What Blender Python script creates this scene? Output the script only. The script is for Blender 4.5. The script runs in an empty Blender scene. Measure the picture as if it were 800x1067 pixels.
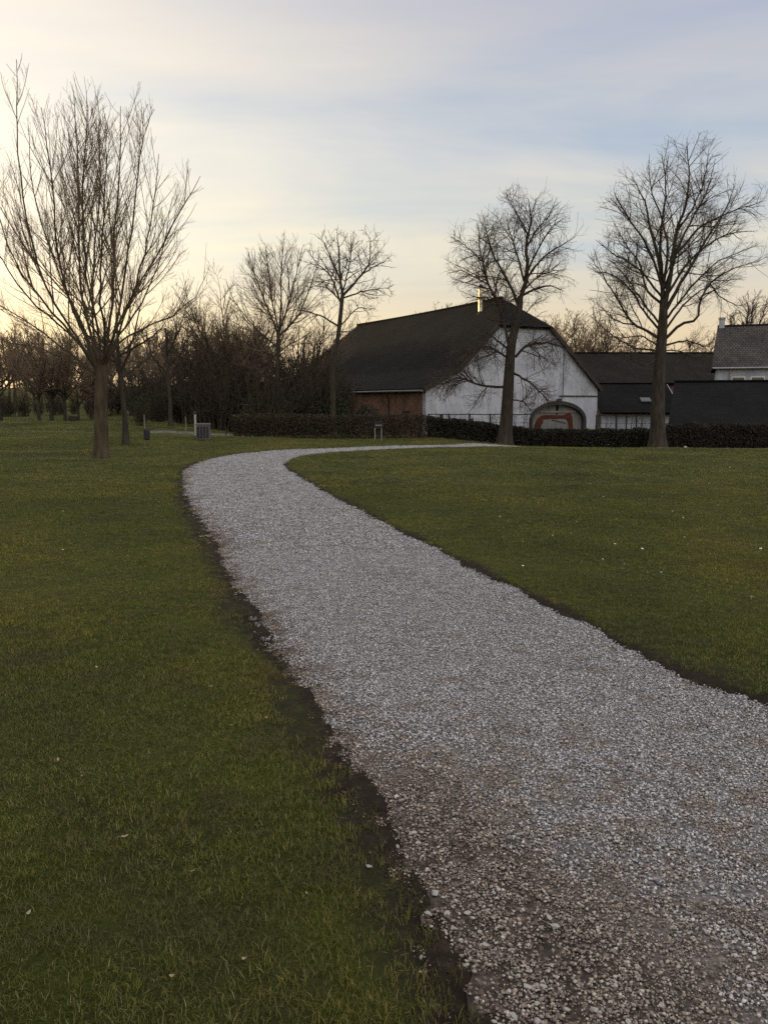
import bpy, bmesh, math, random
import numpy as np
from mathutils import Vector, Matrix
from math import radians as rad, sin, cos, pi

SEED = 7
rng = np.random.default_rng(SEED)
random.seed(SEED)
scene = bpy.context.scene
COL = scene.collection

# ------------------------------------------------------------------ camera
F_PX, CX, CY, HOR = 870.0, 400.0, 533.5, 418.0
CAM_H = 1.6
TH = math.atan((CY - HOR) / F_PX)
cam = bpy.data.cameras.new("camera")
cam.sensor_fit = 'HORIZONTAL'
cam.sensor_width = 36.0
cam.lens = F_PX / 800.0 * 36.0
cam.clip_start = 0.05
cam.clip_end = 6000
camo = bpy.data.objects.new("camera", cam)
COL.objects.link(camo)
camo.location = (0, 0, CAM_H)
camo.rotation_euler = (rad(90) - TH, 0, 0)
scene.camera = camo


def ray(px, py):
    u = (px - CX) / F_PX
    v = (CY - py) / F_PX
    return np.array([u, cos(TH) + v * sin(TH), -sin(TH) + v * cos(TH)])


def at(px, py, Y):
    d = ray(px, py)
    return np.array([0, 0, CAM_H]) + d * (Y / d[1])


def sstep(a, b, x):
    t = np.clip((x - a) / (b - a), 0, 1)
    return t * t * (3 - 2 * t)


# ------------------------------------------------------------------ terrain
def terrain(x, y):
    x = np.asarray(x, float)
    y = np.asarray(y, float)
    z = 0.012 * np.sin(x * 1.3 + 0.7) * np.sin(y * 0.9 + 0.3) + 0.02 * np.sin(x * 0.45 + 1.9) * np.sin(y * 0.37)
    far = sstep(14, 30, y)
    left = sstep(-3, -8, x)
    z = z + far * left * (0.11 * np.sin(y * 0.42 + x * 0.12 + 0.4) + 0.05 * np.sin(y * 0.9 - x * 0.2))
    z = z + left * 0.16 * sstep(35, 50, y) * np.exp(-((x + 24) / 14.0) ** 2)
    # the ground falls away towards the farmyard on the right
    s = sstep(1.5, 8.0, x)
    z = z - s * np.minimum(np.maximum(y - 28.5, 0) * 0.058, 2.0)
    z = z - sstep(-14, -4, x) * (1 - s) * np.minimum(np.maximum(y - 40, 0) * 0.09, 2.0)
    # low hill far behind
    z = z + sstep(110, 330, y) * (9.0 + 2.5 * np.sin(x * 0.013 + 0.5)) * sstep(140, -60, x)
    # unseen rise out to the left, added to keep the low sun off the ground
    r = np.hypot((x + 208) / 98.0, (y - 142) / 95.0)
    z = z + 17.0 * sstep(1.0, 0.4, r)
    return z


def ground_at(px, py):
    d = ray(px, py)
    t = 1.0
    o = np.array([0, 0, CAM_H])
    while t < 400:
        p = o + d * t
        if p[2] <= terrain(p[0], p[1]):
            return p
        t += 0.02 + t * 0.0008
    return o + d * t


def tz(x, y):
    return float(terrain(x, y))


# path edges traced on the ground: outer (left) and inner (right)
L_px = [(517, 463.0), (470, 463.2), (430, 464), (380, 465.3), (320, 467.6), (270, 470.6), (235, 474.5), (207, 480.5), (193, 487), (188, 495),
        (192, 512), (206, 540), (229, 580), (262, 640), (300, 700), (338, 765), (380, 840), (430, 930), (470, 1000), (505, 1067)]
R_px = [(517, 465.2), (470, 465.8), (430, 466.8), (380, 469.0), (338, 471.8), (317, 474.5), (304, 478), (298, 483), (302, 488), (311, 494),
        (335, 508), (380, 532), (440, 562), (500, 592), (560, 622), (620, 653), (680, 683), (740, 706), (800, 724)]
S_px = [(186, 500), (189, 520), (203, 553), (222, 588), (252, 645), (288, 705), (318, 765), (350, 840), (395, 930), (425, 1000), (452, 1067)]


def world_line(pxs):
    return [ground_at(a, b)[:2] for a, b in pxs]


def extend(line, n, step):
    d = line[-1] - line[-2]
    d = d / np.linalg.norm(d)
    return line + [line[-1] + d * step * (i + 1) for i in range(n)]


def catmull(pts, n):
    P = np.array(pts, float)
    P = np.vstack([2 * P[0] - P[1], P, 2 * P[-1] - P[-2]])
    seg = np.linalg.norm(np.diff(P[1:-1], axis=0), axis=1)
    cum = np.concatenate([[0], np.cumsum(seg)])
    out = []
    for s in np.linspace(0, cum[-1], n):
        i = min(int(np.searchsorted(cum, s, side='right')) - 1, len(seg) - 1)
        t = (s - cum[i]) / max(seg[i], 1e-9)
        p0, p1, p2, p3 = P[i], P[i + 1], P[i + 2], P[i + 3]
        out.append(0.5 * ((2 * p1) + (-p0 + p2) * t + (2 * p0 - 5 * p1 + 4 * p2 - p3) * t * t + (-p0 + 3 * p1 - 3 * p2 + p3) * t ** 3))
    return np.array(out)


Lw = world_line(L_px)
Rw = world_line(R_px)
Sw = world_line(S_px)
Lw = [Lw[0] + np.array([14.0, 3.5]), Lw[0] + np.array([5.0, 0.9])] + Lw
Rw = [Rw[0] + np.array([14.0, 3.5]), Rw[0] + np.array([5.0, 0.9])] + Rw
Lw = extend(Lw, 2, 3.0)
Rw = extend(Rw, 2, 3.0)
Sw = extend(Sw, 2, 3.0)
Ld = catmull(Lw, 800)
Rd = catmull(Rw, 800)
Sd = catmull(Sw, 300)


def jit(line, amp):
    n = len(line)
    s = np.arange(n) * 1.0
    w = np.zeros(n)
    for k in range(8):
        w += np.sin(s * (0.07 * 1.7 ** k) + rng.uniform(0, 6.28)) / (1.35 ** k)
    t = np.gradient(line, axis=0)
    t /= np.linalg.norm(t, axis=1)[:, None] + 1e-9
    nrm = np.stack([-t[:, 1], t[:, 0]], 1)
    return line + nrm * (w * amp)[:, None]


Ld = jit(Ld, 0.014)
Rd = jit(Rd, 0.016)
Sd = jit(Sd, 0.018)
PATH = np.vstack([Ld, Rd[::-1]])
SOIL = np.vstack([Sd, Ld[(np.abs(Ld - Sd[0]).sum(1)).argmin():][::-1]])


def in_poly(poly, x, y):
    x = np.asarray(x)
    y = np.asarray(y)
    inside = np.zeros(x.shape, bool)
    a = poly
    b = np.roll(poly, -1, axis=0)
    ymin, ymax = poly[:, 1].min(), poly[:, 1].max()
    xmin, xmax = poly[:, 0].min(), poly[:, 0].max()
    sel = (y >= ymin) & (y <= ymax) & (x >= xmin) & (x <= xmax)
    xs, ys = x[sel], y[sel]
    ins = np.zeros(xs.shape, bool)
    for (x1, y1), (x2, y2) in zip(a, b):
        c = (y1 > ys) != (y2 > ys)
        if not c.any():
            continue
        ins[c] ^= xs[c] < (x2 - x1) * (ys[c] - y1) / (y2 - y1 + 1e-12) + x1
    inside[sel] = ins
    return inside


def dist_line(line, x, y, cap=1.5):
    """distance to a polyline's points (dense), only needed near it"""
    x = np.asarray(x)
    y = np.asarray(y)
    d = np.full(x.shape, cap)
    xmin, ymin = line.min(0) - cap
    xmax, ymax = line.max(0) + cap
    sel = np.where((x > xmin) & (x < xmax) & (y > ymin) & (y < ymax))[0]
    for i in range(0, len(sel), 4000):
        s = sel[i:i + 4000]
        dx = x[s][:, None] - line[None, ::1, 0]
        dy = y[s][:, None] - line[None, ::1, 1]
        d[s] = np.minimum(cap, np.sqrt((dx * dx + dy * dy).min(1)))
    return d


def pnoise(x, y, seed=0, octaves=4, base=1.0):
    r = np.random.default_rng(seed + 100)
    v = np.zeros(np.shape(x))
    a = 1.0
    tot = 0
    for o in range(octaves):
        for k in range(3):
            an = r.uniform(0, 2 * pi)
            f = base * 2 ** o * r.uniform(0.7, 1.3)
            v += a * np.sin((x * cos(an) + y * sin(an)) * f + r.uniform(0, 6.28))
        tot += a * 1.8
        a *= 0.6
    return v / tot


# ------------------------------------------------------------------ materials
def new_mat(name):
    m = bpy.data.materials.new(name)
    m.use_nodes = True
    nt = m.node_tree
    b = nt.nodes["Principled BSDF"]
    b.inputs["Roughness"].default_value = 0.9
    b.inputs["Specular IOR Level"].default_value = 0.25
    return m, nt, b


def N(nt, t, **kw):
    n = nt.nodes.new(t)
    for k, v in kw.items():
        if k in n.inputs:
            n.inputs[k].default_value = v
        else:
            setattr(n, k, v)
    return n


def ramp(nt, fac, stops):
    r = nt.nodes.new("ShaderNodeValToRGB")
    el = r.color_ramp.elements
    while len(el) < len(stops):
        el.new(0.5)
    for e, (p, c) in zip(el, stops):
        e.position = p
        e.color = (*c, 1)
    nt.links.new(fac, r.inputs[0])
    return r.outputs[0]


def mixc(nt, fac, a, b, mode='MIX'):
    m = nt.nodes.new("ShaderNodeMix")
    m.data_type = 'RGBA'
    m.blend_type = mode
    for s, i in ((fac, 0), (a, 6), (b, 7)):
        if isinstance(s, (int, float)):
            m.inputs[i].default_value = s
        elif isinstance(s, tuple):
            m.inputs[i].default_value = (*s, 1)
        else:
            nt.links.new(s, m.inputs[i])
    return m.outputs[2]


def math_n(nt, op, a, b=None, clamp=False):
    m = nt.nodes.new("ShaderNodeMath")
    m.operation = op
    m.use_clamp = clamp
    for s, i in ((a, 0), (b, 1)):
        if s is None:
            continue
        if isinstance(s, (int, float)):
            m.inputs[i].default_value = s
        else:
            nt.links.new(s, m.inputs[i])
    return m.outputs[0]


def coords(nt, kind="Object", scale=None, rot=None):
    t = nt.nodes.new("ShaderNodeTexCoord")
    o = t.outputs[kind]
    if scale or rot:
        mp = nt.nodes.new("ShaderNodeMapping")
        if scale:
            mp.inputs["Scale"].default_value = scale
        if rot:
            mp.inputs["Rotation"].default_value = rot
        nt.links.new(o, mp.inputs[0])
        o = mp.outputs[0]
    return o


def noise(nt, vec, scale, detail=4, rough=0.55, dist=0.0):
    n = N(nt, "ShaderNodeTexNoise", Scale=scale, Detail=detail, Roughness=rough, Distortion=dist)
    nt.links.new(vec, n.inputs["Vector"])
    return n.outputs["Fac"]


def bump(nt, b, h, strength=0.4, dist=0.02):
    n = N(nt, "ShaderNodeBump", Strength=strength, Distance=dist)
    nt.links.new(h, n.inputs["Height"])
    nt.links.new(n.outputs[0], b.inputs["Normal"])


def noisy_mat(name, c1, c2, scale=6, detail=5, rough=0.9, bstr=0.3, bscale=None, bdist=0.02, sc=None, spec=0.12, lo=0.3, hi=0.7, metal=0.0):
    m, nt, b = new_mat(name)
    v = coords(nt, "Object", sc)
    f = noise(nt, v, scale, detail)
    nt.links.new(ramp(nt, f, [(lo, c1), (hi, c2)]), b.inputs["Base Color"])
    b.inputs["Roughness"].default_value = rough
    b.inputs["Specular IOR Level"].default_value = spec
    b.inputs["Metallic"].default_value = metal
    if bstr:
        bump(nt, b, noise(nt, v, bscale or scale * 4, 4), bstr, bdist)
    return m


M = {}
M['bark'] = noisy_mat('bark', (0.018, 0.015, 0.011), (0.05, 0.041, 0.030), 9, sc=(1, 1, 0.25), bstr=0.8, bscale=22, bdist=0.03)
M['bark_moss'] = noisy_mat('bark_mossy', (0.024, 0.019, 0.012), (0.07, 0.055, 0.034), 7, sc=(1, 1, 0.25), bstr=0.8, bscale=22, bdist=0.03)
M['twig'] = noisy_mat('twig', (0.035, 0.028, 0.021), (0.07, 0.055, 0.04), 3, bstr=0)
M['twig_warm'] = noisy_mat('twig_warm', (0.09, 0.066, 0.042), (0.15, 0.11, 0.07), 3, bstr=0)  # twigs lightened and warmed: sky glow put into the colour
M['plaster'] = None
M['white_wood'] = noisy_mat('white_painted_wood', (0.5, 0.5, 0.48), (0.65, 0.65, 0.63), 8, bstr=0.1)
M['dark_stone'] = noisy_mat('dark_stone', (0.02, 0.02, 0.02), (0.045, 0.043, 0.04), 5)
M['gate_wood'] = noisy_mat('gate_boards', (0.10, 0.097, 0.09), (0.16, 0.156, 0.146), 3, sc=(6, 6, 0.4), bstr=0.3)
M['grey_metal'] = noisy_mat('grey_metal', (0.08, 0.08, 0.082), (0.13, 0.13, 0.13), 10, rough=0.55, bstr=0.05)
M['dark_metal'] = noisy_mat('dark_metal', (0.015, 0.016, 0.017), (0.03, 0.03, 0.03), 10, rough=0.6, bstr=0.05)
M['flue'] = noisy_mat('flue_steel', (0.52, 0.44, 0.30), (0.62, 0.53, 0.37), 12, rough=0.42, bstr=0.05, metal=0.75)  # gold of the low sun put into the steel's colour
M['zinc'] = noisy_mat('zinc', (0.18, 0.18, 0.18), (0.28, 0.28, 0.275), 8, rough=0.55, bstr=0.05, metal=0.3)
M['rust_red'] = noisy_mat('worn_red_paint', (0.032, 0.011, 0.006), (0.070, 0.021, 0.010), 6, rough=0.6, bstr=0.15)
M['white_plastic'] = noisy_mat('white_plastic', (0.24, 0.23, 0.21), (0.32, 0.31, 0.28), 8, rough=0.5, bstr=0.02)
M['old_wood'] = noisy_mat('weathered_wood', (0.10, 0.085, 0.065), (0.22, 0.19, 0.15), 6, sc=(1, 1, 0.2), bstr=0.3)
M['dark_wood'] = noisy_mat('dark_wood', (0.02, 0.017, 0.014), (0.045, 0.037, 0.03), 6, bstr=0.3)
M['glass'] = noisy_mat('window_glass', (0.02, 0.022, 0.025), (0.03, 0.032, 0.035), 3, rough=0.12, bstr=0, spec=0.5)


def plaster_mat():
    m, nt, b = new_mat('whitewashed_plaster')
    v = coords(nt)
    f = noise(nt, v, 0.7, 6, 0.62, 0.4)
    f2 = noise(nt, coords(nt, "Object", (1.6, 1.6, 0.25)), 2.0, 5, 0.6)
    c = ramp(nt, f, [(0.3, (0.23, 0.24, 0.26)), (0.55, (0.32, 0.33, 0.35)), (0.8, (0.40, 0.405, 0.42))])
    c2 = ramp(nt, f2, [(0.3, (0.62, 0.60, 0.56)), (0.5, (1, 1, 1))])
    nt.links.new(mixc(nt, 0.7, c, c2, 'MULTIPLY'), b.inputs["Base Color"])
    bump(nt, b, noise(nt, v, 14, 5), 0.35, 0.02)
    return m


M['plaster'] = plaster_mat()


def roof_mat(name, c1, c2, row=0.32):
    m, nt, b = new_mat(name)
    t = nt.nodes.new("ShaderNodeUVMap")
    br = N(nt, "ShaderNodeTexBrick", Scale=1.0)
    br.inputs["Brick Width"].default_value = 0.24
    br.inputs["Row Height"].default_value = row
    br.inputs["Mortar Size"].default_value = 0.02
    br.inputs["Color1"].default_value = (*c1, 1)
    br.inputs["Color2"].default_value = (*c2, 1)
    br.inputs["Mortar"].default_value = (*[x * 0.4 for x in c1], 1)
    nt.links.new(t.outputs[0], br.inputs["Vector"])
    f = noise(nt, t.outputs[0], 0.35, 6, 0.65)
    moss = ramp(nt, f, [(0.35, (0.72, 0.72, 0.72)), (0.5, (1, 1, 1)), (0.68, (1.3, 1.3, 1.2))])
    nt.links.new(mixc(nt, 1.0, br.outputs[0], moss, 'MULTIPLY'), b.inputs["Base Color"])
    sep = nt.nodes.new("ShaderNodeSeparateXYZ")
    nt.links.new(t.outputs[0], sep.inputs[0])
    saw = math_n(nt, 'FRACT', math_n(nt, 'DIVIDE', sep.outputs[1], row))
    saw = math_n(nt, 'ADD', math_n(nt, 'MULTIPLY', saw, -0.5), math_n(nt, 'MULTIPLY', br.outputs["Fac"], -0.4))
    bump(nt, b, saw, 0.9, 0.06)
    b.inputs["Roughness"].default_value = 0.95
    b.inputs["Specular IOR Level"].default_value = 0.06
    return m


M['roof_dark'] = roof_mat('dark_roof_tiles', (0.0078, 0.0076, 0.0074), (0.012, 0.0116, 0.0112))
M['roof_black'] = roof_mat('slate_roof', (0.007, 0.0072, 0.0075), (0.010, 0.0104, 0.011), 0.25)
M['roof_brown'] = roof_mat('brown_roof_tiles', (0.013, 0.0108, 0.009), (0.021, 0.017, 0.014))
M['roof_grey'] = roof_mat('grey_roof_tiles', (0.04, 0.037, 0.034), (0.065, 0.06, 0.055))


def brick_mat():
    m, nt, b = new_mat('red_brick')
    v = coords(nt, "Object", None, (0, 0, 0))
    sep = nt.nodes.new("ShaderNodeSeparateXYZ")
    nt.links.new(v, sep.inputs[0])
    comb = nt.nodes.new("ShaderNodeCombineXYZ")
    nt.links.new(math_n(nt, 'ADD', sep.outputs[0], sep.outputs[1]), comb.inputs[0])
    nt.links.new(sep.outputs[2], comb.inputs[1])
    br = N(nt, "ShaderNodeTexBrick", Scale=1.0)
    br.inputs["Brick Width"].default_value = 0.25
    br.inputs["Row Height"].default_value = 0.08
    br.inputs["Mortar Size"].default_value = 0.01
    br.inputs["Color1"].default_value = (0.20, 0.088, 0.048, 1)
    br.inputs["Color2"].default_value = (0.11, 0.052, 0.033, 1)
    br.inputs["Mortar"].default_value = (0.16, 0.14, 0.12, 1)
    nt.links.new(comb.outputs[0], br.inputs["Vector"])
    f = noise(nt, v, 0.8, 5)
    st = ramp(nt, f, [(0.35, (0.55, 0.52, 0.5)), (0.65, (1.1, 1.05, 1.0))])
    nt.links.new(mixc(nt, 1.0, br.outputs[0], st, 'MULTIPLY'), b.inputs["Base Color"])
    bump(nt, b, br.outputs["Fac"], -0.4, 0.01)
    return m


M['brick'] = brick_mat()


def island_mat(name, stops, obj_amt=0.15, rough=0.85, translucent=0.0, noise_scale=None, wnoise=None, wear_dim=False):
    """one colour per leaf / stone / blade, drawn from a ramp"""
    m, nt, b = new_mat(name)
    g = nt.nodes.new("ShaderNodeNewGeometry")
    oi = nt.nodes.new("ShaderNodeObjectInfo")
    f = math_n(nt, 'FRACT', math_n(nt, 'ADD', g.outputs["Random Per Island"], math_n(nt, 'MULTIPLY', oi.outputs["Random"], 7.31)))
    c = ramp(nt, f, stops)
    if noise_scale:
        n = noise(nt, coords(nt), noise_scale, 3)
        c = mixc(nt, 1.0, c, ramp(nt, n, [(0.3, (0.75, 0.75, 0.75)), (0.7, (1.2, 1.2, 1.2))]), 'MULTIPLY')
    if wnoise:
        n = noise(nt, g.outputs["Position"], wnoise[0], 4, 0.6, 0.3)
        c = mixc(nt, 1.0, c, ramp(nt, n, wnoise[1]), 'MULTIPLY')
    if wear_dim:  # brown worn patches, mixed in partly to dim the near lawn
        n = noise(nt, g.outputs["Position"], 2.6, 5, 0.65, 0.5)
        c = mixc(nt, ramp(nt, n, [(0.47, (0, 0, 0)), (0.66, (0.7, 0.7, 0.7))]), c, (0.078, 0.060, 0.028))
    nt.links.new(c, b.inputs["Base Color"])
    b.inputs["Roughness"].default_value = rough
    if translucent:
        tr = nt.nodes.new("ShaderNodeBsdfTranslucent")
        nt.links.new(c, tr.inputs[0])
        mx = nt.nodes.new("ShaderNodeMixShader")
        mx.inputs[0].default_value = translucent
        nt.links.new(b.outputs[0], mx.inputs[1])
        nt.links.new(tr.outputs[0], mx.inputs[2])
        nt.links.new(mx.outputs[0], nt.nodes["Material Output"].inputs[0])
    return m


LAWN_VAR = (0.42, [(0.28, (0.50, 0.58, 0.5)), (0.42, (0.85, 0.92, 0.8)), (0.54, (1.25, 1.20, 0.95)), (0.70, (1.85, 1.62, 1.1))])  # patchy lawn tone; the bright yellow stops also paint in sunlight
M['blade'] = island_mat('grass_blades', [(0.0, (0.035, 0.043, 0.006)), (0.4, (0.069, 0.079, 0.009)), (0.70, (0.101, 0.104, 0.014)), (0.86, (0.145, 0.123, 0.034)), (0.96, (0.20, 0.163, 0.077)), (1.0, (0.27, 0.225, 0.12))], rough=0.6, translucent=0.25, wnoise=LAWN_VAR, wear_dim=True)
M['stone'] = island_mat('gravel_stones', [(0.0, (0.085, 0.082, 0.083)), (0.35, (0.20, 0.193, 0.197)), (0.68, (0.335, 0.325, 0.33)), (0.93, (0.49, 0.475, 0.47)), (1.0, (0.30, 0.245, 0.21))], noise_scale=90)
M['stone_brown'] = island_mat('dirty_gravel_stones', [(0.0, (0.07, 0.058, 0.046)), (0.4, (0.16, 0.132, 0.106)), (0.75, (0.26, 0.222, 0.184)), (1.0, (0.38, 0.345, 0.30))], noise_scale=70)
M['hedge_leaf'] = island_mat('dry_hedge_leaves', [(0.0, (0.014, 0.011, 0.007)), (0.5, (0.030, 0.021, 0.013)), (0.85, (0.052, 0.035, 0.021)), (1.0, (0.085, 0.058, 0.034))])
M['hedge_dark'] = island_mat('dark_brown_hedge_leaves', [(0.0, (0.010, 0.008, 0.006)), (0.6, (0.021, 0.016, 0.011)), (1.0, (0.042, 0.03, 0.02))])
M['hedge_green'] = island_mat('evergreen_hedge_leaves', [(0.0, (0.009, 0.010, 0.006)), (0.6, (0.018, 0.019, 0.010)), (1.0, (0.034, 0.030, 0.018))])
M['evergreen'] = island_mat('evergreen_leaves', [(0.0, (0.008, 0.012, 0.006)), (0.7, (0.02, 0.026, 0.012)), (1.0, (0.035, 0.04, 0.02))])


def ground_mat():
    m, nt, b = new_mat('lawn_ground')
    v = coords(nt)
    big = noise(nt, v, 0.35, 5, 0.6, 0.3)
    mid = noise(nt, v, 3.0, 6, 0.65)
    fine = noise(nt, v, 60, 4, 0.7)
    c = ramp(nt, big, [(0.3, (0.020, 0.026, 0.005)), (0.5, (0.038, 0.046, 0.008)), (0.62, (0.055, 0.058, 0.012)), (0.75, (0.074, 0.067, 0.020))])
    c = mixc(nt, 1.0, c, ramp(nt, mid, [(0.3, (0.65, 0.65, 0.65)), (0.7, (1.25, 1.2, 1.1))]), 'MULTIPLY')
    c = mixc(nt, 1.0, c, ramp(nt, fine, [(0.3, (0.55, 0.55, 0.5)), (0.7, (1.3, 1.3, 1.25))]), 'MULTIPLY')
    soil = ramp(nt, noise(nt, v, 14, 6, 0.7), [(0.3, (0.011, 0.008, 0.006)), (0.55, (0.023, 0.017, 0.012)), (0.8, (0.055, 0.042, 0.032))])
    a = nt.nodes.new("ShaderNodeAttribute")
    a.attribute_name = "soil"
    nt.links.new(mixc(nt, a.outputs["Fac"], c, soil), b.inputs["Base Color"])
    h = math_n(nt, 'ADD', fine, math_n(nt, 'MULTIPLY', noise(nt, v, 12, 5, 0.7), 1.5))
    bump(nt, b, h, 0.8, 0.03)
    b.inputs["Roughness"].default_value = 1.0
    b.inputs["Specular IOR Level"].default_value = 0.1
    return m


def path_mat():
    m, nt, b = new_mat('gravel_base')
    v = coords(nt)
    vo = N(nt, "ShaderNodeTexVoronoi", Scale=75.0)
    nt.links.new(v, vo.inputs["Vector"])
    sep = nt.nodes.new("ShaderNodeSeparateColor")
    nt.links.new(vo.outputs["Color"], sep.inputs[0])
    st = ramp(nt, sep.outputs[0], [(0.0, (0.09, 0.085, 0.08)), (0.5, (0.22, 0.21, 0.20)), (1.0, (0.38, 0.365, 0.355))])
    dirt = ramp(nt, noise(nt, v, 9, 6, 0.7), [(0.3, (0.026, 0.020, 0.016)), (0.55, (0.055, 0.043, 0.034)), (0.75, (0.11, 0.090, 0.072))])
    a = nt.nodes.new("ShaderNodeAttribute")
    a.attribute_name = "soil"
    grit = ramp(nt, sep.outputs[1], [(0.0, (0.55, 0.55, 0.55)), (0.75, (1.1, 1.1, 1.1)), (0.9, (2.4, 2.3, 2.2))])
    dirt = mixc(nt, 1.0, dirt, grit, 'MULTIPLY')
    nt.links.new(mixc(nt, a.outputs["Fac"], st, dirt), b.inputs["Base Color"])
    bump(nt, b, math_n(nt, 'ADD', math_n(nt, 'MULTIPLY', vo.outputs["Distance"], -1.0), noise(nt, v, 25, 5, 0.7)), 0.9, 0.012)
    b.inputs["Roughness"].default_value = 0.95
    return m


M['ground'] = ground_mat()
M['path'] = path_mat()


# ------------------------------------------------------------------ object helpers
def mesh_obj(name, verts, faces, mat, parent=None, smooth=False):
    me = bpy.data.meshes.new(name)
    if isinstance(verts, np.ndarray) and isinstance(faces, np.ndarray):
        me.vertices.add(len(verts))
        me.vertices.foreach_set("co", verts.astype(np.float32).ravel())
        nf, k = faces.shape
        me.loops.add(nf * k)
        me.loops.foreach_set("vertex_index", faces.astype(np.int32).ravel())
        me.polygons.add(nf)
        me.polygons.foreach_set("loop_start", np.arange(0, nf * k, k, dtype=np.int32))
        me.update(calc_edges=True)
        me.validate()
    else:
        me.from_pydata([tuple(v) for v in verts], [], [tuple(f) for f in faces])
        me.update()
    if smooth:
        me.polygons.foreach_set("use_smooth", [True] * len(me.polygons))
    o = bpy.data.objects.new(name, me)
    if mat:
        me.materials.append(mat)
    COL.objects.link(o)
    if parent:
        o.parent = parent
    return o


def bm_obj(name, bm, mat, parent=None, smooth=False):
    bmesh.ops.recalc_face_normals(bm, faces=bm.faces)
    me = bpy.data.meshes.new(name)
    bm.to_mesh(me)
    bm.free()
    if smooth:
        me.polygons.foreach_set("use_smooth", [True] * len(me.polygons))
    me.materials.append(mat)
    o = bpy.data.objects.new(name, me)
    COL.objects.link(o)
    if parent:
        o.parent = parent
    return o


def tag(o, label, cat=None, group=None, kind=None):
    if label:
        o["label"] = label
    if cat:
        o["category"] = cat
    if group:
        o["group"] = group
    if kind:
        o["kind"] = kind
    return o


def empty(name, loc, rz, label, cat, group=None):
    o = bpy.data.objects.new(name, None)
    o.empty_display_size = 0.3
    COL.objects.link(o)
    o.location = [float(c) for c in loc]
    o.rotation_euler = (0, 0, rz)
    return tag(o, label, cat, group)


def copy_tree(o, loc, rz, scale, label, group=None):
    c = o.copy()
    COL.objects.link(c)
    c.location = [float(v) for v in loc]
    c.rotation_euler = (0, 0, rz)
    c.scale = scale if isinstance(scale, tuple) else (scale,) * 3
    c["label"] = label
    if group:
        c["group"] = group
    for ch in list(o.children):
        d = ch.copy()
        COL.objects.link(d)
        d.parent = c
        for g in list(ch.children):
            e = g.copy()
            COL.objects.link(e)
            e.parent = d
    return c


def b_box(bm, p0, p1, rz=0.0, bevel=0.0, mat=None):
    c = [(a + b) / 2 for a, b in zip(p0, p1)]
    s = [abs(b - a) for a, b in zip(p0, p1)]
    r = bmesh.ops.create_cube(bm, size=1.0, matrix=Matrix.Translation(c) @ Matrix.Rotation(rz, 4, 'Z') @ Matrix.Diagonal((*s, 1)))
    if bevel:
        es = list({e for v in r['verts'] for e in v.link_edges})
        bmesh.ops.bevel(bm, geom=es, offset=bevel, segments=2, affect='EDGES')


def b_tube(bm, pts, radii, sides=10):
    pts = [Vector(p) for p in pts]
    rings = []
    for i, p in enumerate(pts):
        t = (pts[min(i + 1, len(pts) - 1)] - pts[max(i - 1, 0)]).normalized()
        ref = Vector((1, 0, 0)) if abs(t.x) < 0.8 else Vector((0, 1, 0))
        a = t.cross(ref).normalized()
        b = t.cross(a)
        r = radii[i] if isinstance(radii, (list, tuple)) else radii
        rings.append([bm.verts.new(p + (a * cos(2 * pi * k / sides) + b * sin(2 * pi * k / sides)) * r) for k in range(sides)])
    for r0, r1 in zip(rings, rings[1:]):
        for k in range(sides):
            bm.faces.new((r0[k], r0[(k + 1) % sides], r1[(k + 1) % sides], r1[k]))
    bm.faces.new(rings[0][::-1])
    bm.faces.new(rings[-1])


def b_prism(bm, poly, y0, y1, axes='xz'):
    """closed outline in a plane, pushed along the third axis"""
    def mk(p, y):
        if axes == 'xz':
            return (p[0], y, p[1])
        if axes == 'yz':
            return (y, p[0], p[1])
        return (p[0], p[1], y)
    a = [bm.verts.new(mk(p, y0)) for p in poly]
    b = [bm.verts.new(mk(p, y1)) for p in poly]
    bm.faces.new(a[::-1])
    bm.faces.new(b)
    n = len(poly)
    for i in range(n):
        bm.faces.new((a[i], a[(i + 1) % n], b[(i + 1) % n], b[i]))


def roof_obj(name, quads, mat, parent, thick=0.16):
    """roof planes (lists of points, first edge along the eave) with tile UVs"""
    bm = bmesh.new()
    uvl = bm.loops.layers.uv.new("UVMap")
    for q in quads:
        q = [Vector(p) for p in q]
        n = (q[1] - q[0]).cross(q[2] - q[0]).normalized()
        if n.z < 0:
            n = -n
        u = (q[1] - q[0]).normalized()
        v = n.cross(u)
        lo = [p - n * thick for p in q]
        top = [bm.verts.new(p) for p in q]
        bot = [bm.verts.new(p) for p in lo]
        fs = [bm.faces.new(top), bm.faces.new(bot[::-1])]
        k = len(q)
        for i in range(k):
            fs.append(bm.faces.new((top[i], bot[i], bot[(i + 1) % k], top[(i + 1) % k])))
        for f in fs:
            for lp in f.loops:
                d = lp.vert.co - q[0]
                lp[uvl].uv = (d.dot(u), abs(d.dot(v)))
    return bm_obj(name, bm, mat, parent)


# ------------------------------------------------------------------ ground sheet
def axis_x():
    a = [np.arange(-5.0, 5.0, 0.055), np.arange(5.0, 26, 0.3), 26 * 1.22 ** np.arange(0, 24)]
    neg = [-(5 * 1.0 + np.arange(0.1, 30, 0.3))[::-1], -(35 * 1.22 ** np.arange(0, 22))[::-1]]
    return np.unique(np.concatenate([neg[1], neg[0], a[0], a[1], a[2]]))


def axis_y():
    return np.unique(np.concatenate([-(3 * 1.5 ** np.arange(0, 12))[::-1], np.arange(-2, 1.4, 0.4), np.arange(1.4, 9, 0.055), np.arange(9, 36, 0.14),
                                     np.arange(36, 110, 0.8), 110 * 1.12 ** np.arange(0, 31)]))


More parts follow.
